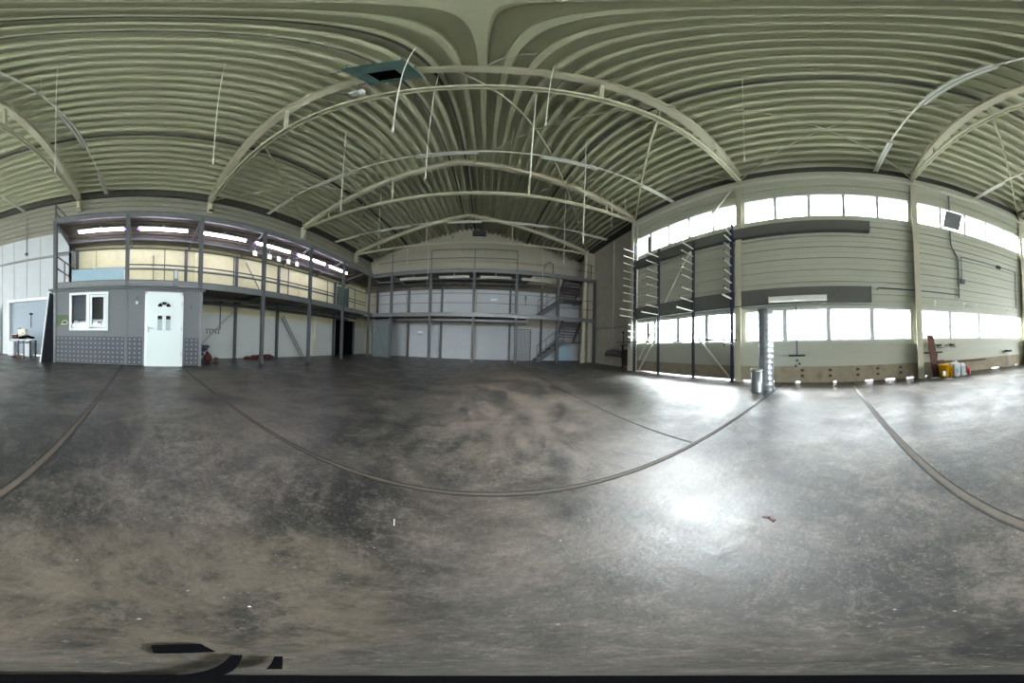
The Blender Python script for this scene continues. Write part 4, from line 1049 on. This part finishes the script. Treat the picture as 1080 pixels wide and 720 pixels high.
for y, z, lab in ((-2.42, .90, 'left of the tall brown board'), (-2.98, .84, 'right of the tall brown board'), (-3.42, .84, 'farther along under the sill')):
    o = thing('wall_valve', 'small dark valve fitting on the wall, ' + lab, 'fitting', (5.22, y, z), 'dark fittings under the sill')
    obj('body', MB().box(5.2, 5.27, y-.06, y+.06, z-.03, z+.03), 'rust', o); obj('handle', MB().tube([(5.18, y-.09, z-.06), (5.18, y+.1, z-.06)], .012, 6), 'rust', o)
tag(obj('timber_strip', MB().box(5.19, 5.27, -4.65, -3.45, .33, .37), 'brown'), 'long dark timber strip on the plinth past the buckets', 'timber')  # plain timber strips fixed to the plinth
tag(obj('timber_strip', MB().box(5.19, 5.27, -3.35, -2.95, .36, .40), 'brown'), 'short dark timber strip on the plinth behind the yellow bucket', 'timber')
o = thing('tap_stand', 'dark standpipe tap at the foot of the last column', 'tap', (5.2, -5.75, .5))
obj('pipe', MB().tube([(5.22, -5.75, 0), (5.22, -5.75, .55)], .015, 6), 'galvdull', o); obj('head', MB().box(5.12, 5.26, -5.85, -5.65, .53, .6), 'seal', o)
# containers on the floor
o = thing('bucket', 'yellow plastic bucket on the floor against the window wall', 'bucket', (4.9, -2.98, 0))
obj('body', MB().lathe([(0,0),(.115,0),(.145,.33),(.152,.33),(.152,.35),(.138,.35),(.108,.02),(0,.02)], (4.85, -2.88, 0), 28), 'yellow', o, smooth=True)
obj('handle', MB().tube([(4.85, -2.88+.15*cos(q), .33-.13*sin(q)) for q in [pi*k/10 for k in range(11)]], .005, 6), 'white', o)
obj('sticker', MB().box(4.722, 4.728, -2.86, -2.78, .06, .18), 'white', o)
o = thing('yellow_canister', 'narrow yellow-orange canister between the yellow bucket and the white drums', 'canister', (4.86, -3.07, 0))
obj('body', MB().box(4.80, 4.95, -3.135, -3.04, 0, .30), 'yellow', o, bevel=.02); obj('cap', MB().tube([(4.87, -3.07, .30), (4.87, -3.07, .335)], .022, 10), 'red', o)
for y, h, lab in ((-3.24, .42, 'taller white plastic canister beside the yellow one'), (-3.46, .34, 'shorter white plastic canister beside the red jug')):
    o = thing('plastic_canister', lab, 'canister', (4.85, y, 0))
    obj('body', MB().box(4.74, 4.97, y-.095, y+.095, 0, h-.05), 'lightgrey', o, bevel=.025)
    obj('cap', MB().tube([(4.8, y, h-.06), (4.8, y, h)], .03, 12), 'white', o); obj('handle', MB().tube([(4.84, y, h-.06), (4.86, y, h-.01), (4.93, y, h-.01), (4.95, y, h-.06)], .012, 6), 'lightgrey', o)
    if h > .4: obj('label_patch', MB().box(4.732, 4.742, y-.05, y+.05, .1, .22), 'bluesheet', o)
    else: obj('label_patch', MB().box(4.732, 4.742, y-.085, y-.05, .06, .28), 'seal', o)
o = thing('red_jug', 'small red plastic jug at the end of the row of containers', 'jug', (4.9, -3.68, 0))
obj('body', MB().lathe([(0,0),(.075,0),(.085,.12),(.075,.2),(.04,.22),(0,.22)], (4.9, -3.68, 0), 20), 'red', o, smooth=True)
obj('handle', MB().tube([(4.82, -3.68, .17), (4.78, -3.68, .13), (4.82, -3.68, .07)], .01, 6), 'red', o)
for y, lab in ((-2.62, 'beside the board foot'), (-2.86, 'in front of the yellow bucket')):
    xo = 4.82 if y > -2.7 else 4.52
    mb = MB(); mb.hexa([(xo,y-.13,0),(xo+.13,y-.1,0),(xo+.13,y+.1,0),(xo+.02,y+.08,0),(xo,y-.13,.01),(xo+.13,y-.1,.012),(xo+.13,y+.1,.01),(xo+.02,y+.08,.01)])
    tag(obj('paper_scrap', mb, 'white'), 'white paper scrap on the floor ' + lab, 'paper')
# recessed wall items
o = thing('wall_radiator', 'wide dark grey hooded unit on the recessed side wall near the floor', 'heater', (5.9, 8.7, .6))
mb = MB(); n = 10; pts = [(8.1+1.35*k/n, .58+.22*sin(pi*k/n)**.6) for k in range(n+1)]+[(9.45-1.35*k/n, .42+.02*sin(pi*k/n)) for k in range(n+1)]
mb.prism(pts, 5.8, XW2); obj('hood', mb, 'band', o)
obj('grille', MB().box(5.785, 5.8, 8.2, 9.35, .5, .54), 'seal', o)
pipe('wall_pipe', [(XW2-.03, 6.7, 1.95), (XW2-.03, 8.4, 1.85), (XW2-.03, 10.6, 1.9)], .018, 'mezz', 'thin sagging cable along the recessed side wall', 'cable')
o = thing('wall_tool', 'dark tool hanging upright on the recessed side wall', 'tool', (5.92, 8.0, 1.2))
obj('shaft', MB().tube([(5.93, 8.05, 1.55), (5.93, 8.05, .85)], .02, 6), 'rust', o); obj('head', MB().ball((5.93, 8.05, 1.58), .06, (.6,1,1)), 'seal', o)
tag(obj('wall_hook', MB().ball((5.93, 7.45, 1.62), .06, (.6,1.5,.8)), 'seal', smooth=True), 'small dark hook beside the hanging tool', 'hook')
o = thing('bench', 'low rust-coloured bench frame at the recessed corner', 'bench', (5.6, 6.9, 0))
obj('top', MB().box(5.45, 5.9, 6.7, 7.6, .95, 1.0), 'mezz', o)
for y in (6.78, 7.5): obj('leg', MB().beam((5.5, y, 0), (5.5, y, .95), .06, .06, (0,1,0)), 'rust', o)
obj('panel', MB().box(5.52, 5.56, 6.8, 7.5, .1, .8), 'rust', o)
struct('trim_17', MB().box(XW2-.06, XW2, 8.95, 9.05, 0, 6.6), 'sidewall', label='flat pilaster on the recessed wall')
struct('trim_18', MB().box(5.6, XW2, 11.0, 11.4, 0, 6.6), 'farwall', label='pale pilaster behind the stairs')

# things on the floor
mb = MB(); mb.hexa([(.80,.21,0),(.82,.205,0),(.835,.232,0),(.82,.228,0),(.80,.21,.004),(.82,.205,.008),(.835,.232,.004),(.82,.228,.006)])
mb.hexa([(.825,.236,0),(.838,.232,0),(.836,.262,0),(.83,.26,0),(.825,.236,.006),(.838,.232,.006),(.836,.262,.004),(.83,.26,.004)])
tag(obj('leaf_scrap', mb, mat('dark_red_scrap', (74,22,20), .7)), 'tiny dark red scrap lying alone on the bright wet-looking floor', 'scrap')
tag(obj('wire_stub', MB().beam((-.30,.745,.002), (-.283,.705,.002), .003, .003), 'paper'), 'short pale wire stub on the floor in front of the near joint', 'stub')
tag(obj('paper_flake', MB().box(-.252, -.248, .158, .162, 0, .002), 'white'), 'tiny white flake in the swept dust', 'flake')
o = thing('camera_stand', 'black round stand foot with short legs directly underfoot', 'stand', (.025, .012, 0))
obj('foot', MB().lathe([(0,.012),(.030,.012),(.032,.0),(0,0)], (.024, .012, 0), 24), 'black', o, smooth=False)
mb = MB(); mb.beam((0,.02,.01),(-.075,.06,.008),.006,.006); mb.beam((-.02,.045,.01),(-.06,.075,.008),.004,.006); obj('leg', mb, 'black', o)
obj('leg_pad', MB().box(-.125,-.09,.02,.055,0,.01), 'black', o, bevel=.003)

# ------------------------------------------------------------------ light
w = bpy.data.worlds.new('World'); S.world = w; w.use_nodes = True
nt = w.node_tree; L = nt.links.new
bg = nt.nodes['Background']
tc = nt.nodes.new('ShaderNodeTexCoord')
az, el = radians(57), radians(40)
sun = Vector((sin(az)*cos(el), cos(az)*cos(el), sin(el)))
nrm = nt.nodes.new('ShaderNodeVectorMath'); nrm.operation = 'NORMALIZE'; L(tc.outputs['Generated'], nrm.inputs[0])
dp = nt.nodes.new('ShaderNodeVectorMath'); dp.operation = 'DOT_PRODUCT'; L(nrm.outputs[0], dp.inputs[0]); dp.inputs[1].default_value = sun
cl = nt.nodes.new('ShaderNodeMath'); cl.operation = 'MAXIMUM'; L(dp.outputs['Value'], cl.inputs[0]); cl.inputs[1].default_value = 0
SKY_BASE, SKY_GLOW, GLOW_POW = 12.0, 360.0, 80
pw = nt.nodes.new('ShaderNodeMath'); pw.operation = 'POWER'; L(cl.outputs[0], pw.inputs[0]); pw.inputs[1].default_value = GLOW_POW
ml = nt.nodes.new('ShaderNodeMath'); ml.operation = 'MULTIPLY_ADD'; L(pw.outputs[0], ml.inputs[0]); ml.inputs[1].default_value = SKY_GLOW; ml.inputs[2].default_value = SKY_BASE
L(ml.outputs[0], bg.inputs['Strength']); bg.inputs['Color'].default_value = (.93, .97, 1.0, 1)
w.cycles.sampling_method = 'MANUAL'; w.cycles.sample_map_resolution = 512
def portal(loc, rot, sx, sy):
    l = bpy.data.lights.new('daylight_portal', 'AREA'); l.shape = 'RECTANGLE'; l.size = sx; l.size_y = sy; l.cycles.is_portal = True
    o = bpy.data.objects.new('daylight_portal', l); COL.objects.link(o); o.location = loc; o.rotation_euler = rot; o['kind'] = 'helper'
# area lights shine along local -Z
portal((XW+.2, (6.45-11.1)/2, (ZL1+ZL2)/2), (0, radians(90), 0), ZL2-ZL1, 17.55)
portal((XW+.2, (6.45-11.1)/2, (ZU1+ZU2)/2), (0, radians(90), 0), ZU2-ZU1, 17.55)
portal((-1.1, YB-.2, 2.3), (radians(90), 0, radians(180)), 8.2, 4.6)

# ------------------------------------------------------------------ camera (full-sphere photograph, 270 x 180 degrees of it)
HEAD, TX, TY, H = 0.12375, -0.0178, 0.02866, 0.851
Rm = Matrix.Rotation(TX, 3, 'X') @ Matrix.Rotation(TY, 3, 'Y')
Rt = Rm.transposed()
f = Rt @ Vector((sin(HEAD), cos(HEAD), 0)); r = Rt @ Vector((cos(HEAD), -sin(HEAD), 0)); u = Rt @ Vector((0, 0, 1))
cd = bpy.data.cameras.new('Camera'); cam = bpy.data.objects.new('Camera', cd); COL.objects.link(cam)
mw = Matrix(((r.x, u.x, -f.x, 0), (r.y, u.y, -f.y, 0), (r.z, u.z, -f.z, H), (0, 0, 0, 1)))
cam.matrix_world = mw
cd.type = 'PANO'; cd.clip_start = .01; cd.clip_end = 500
for holder in (cd, getattr(cd, 'cycles', None)):
    if holder is None: continue
    try:
        holder.panorama_type = 'EQUIRECTANGULAR'
        holder.latitude_min = -pi/2; holder.latitude_max = pi/2
        holder.longitude_min = -radians(135); holder.longitude_max = radians(135)
    except Exception as e: pass
S.camera = cam
S.render.engine = 'CYCLES'
S.cycles.max_bounces = 10; S.cycles.diffuse_bounces = 6; S.cycles.glossy_bounces = 4; S.cycles.transparent_max_bounces = 12
S.cycles.sample_clamp_indirect = 12
S.cycles.use_denoising = True
S.view_settings.view_transform = 'Standard'; S.view_settings.look = 'None'
S.view_settings.gamma = 1; S.view_settings.use_curve_mapping = False
S.view_settings.exposure = 0.98
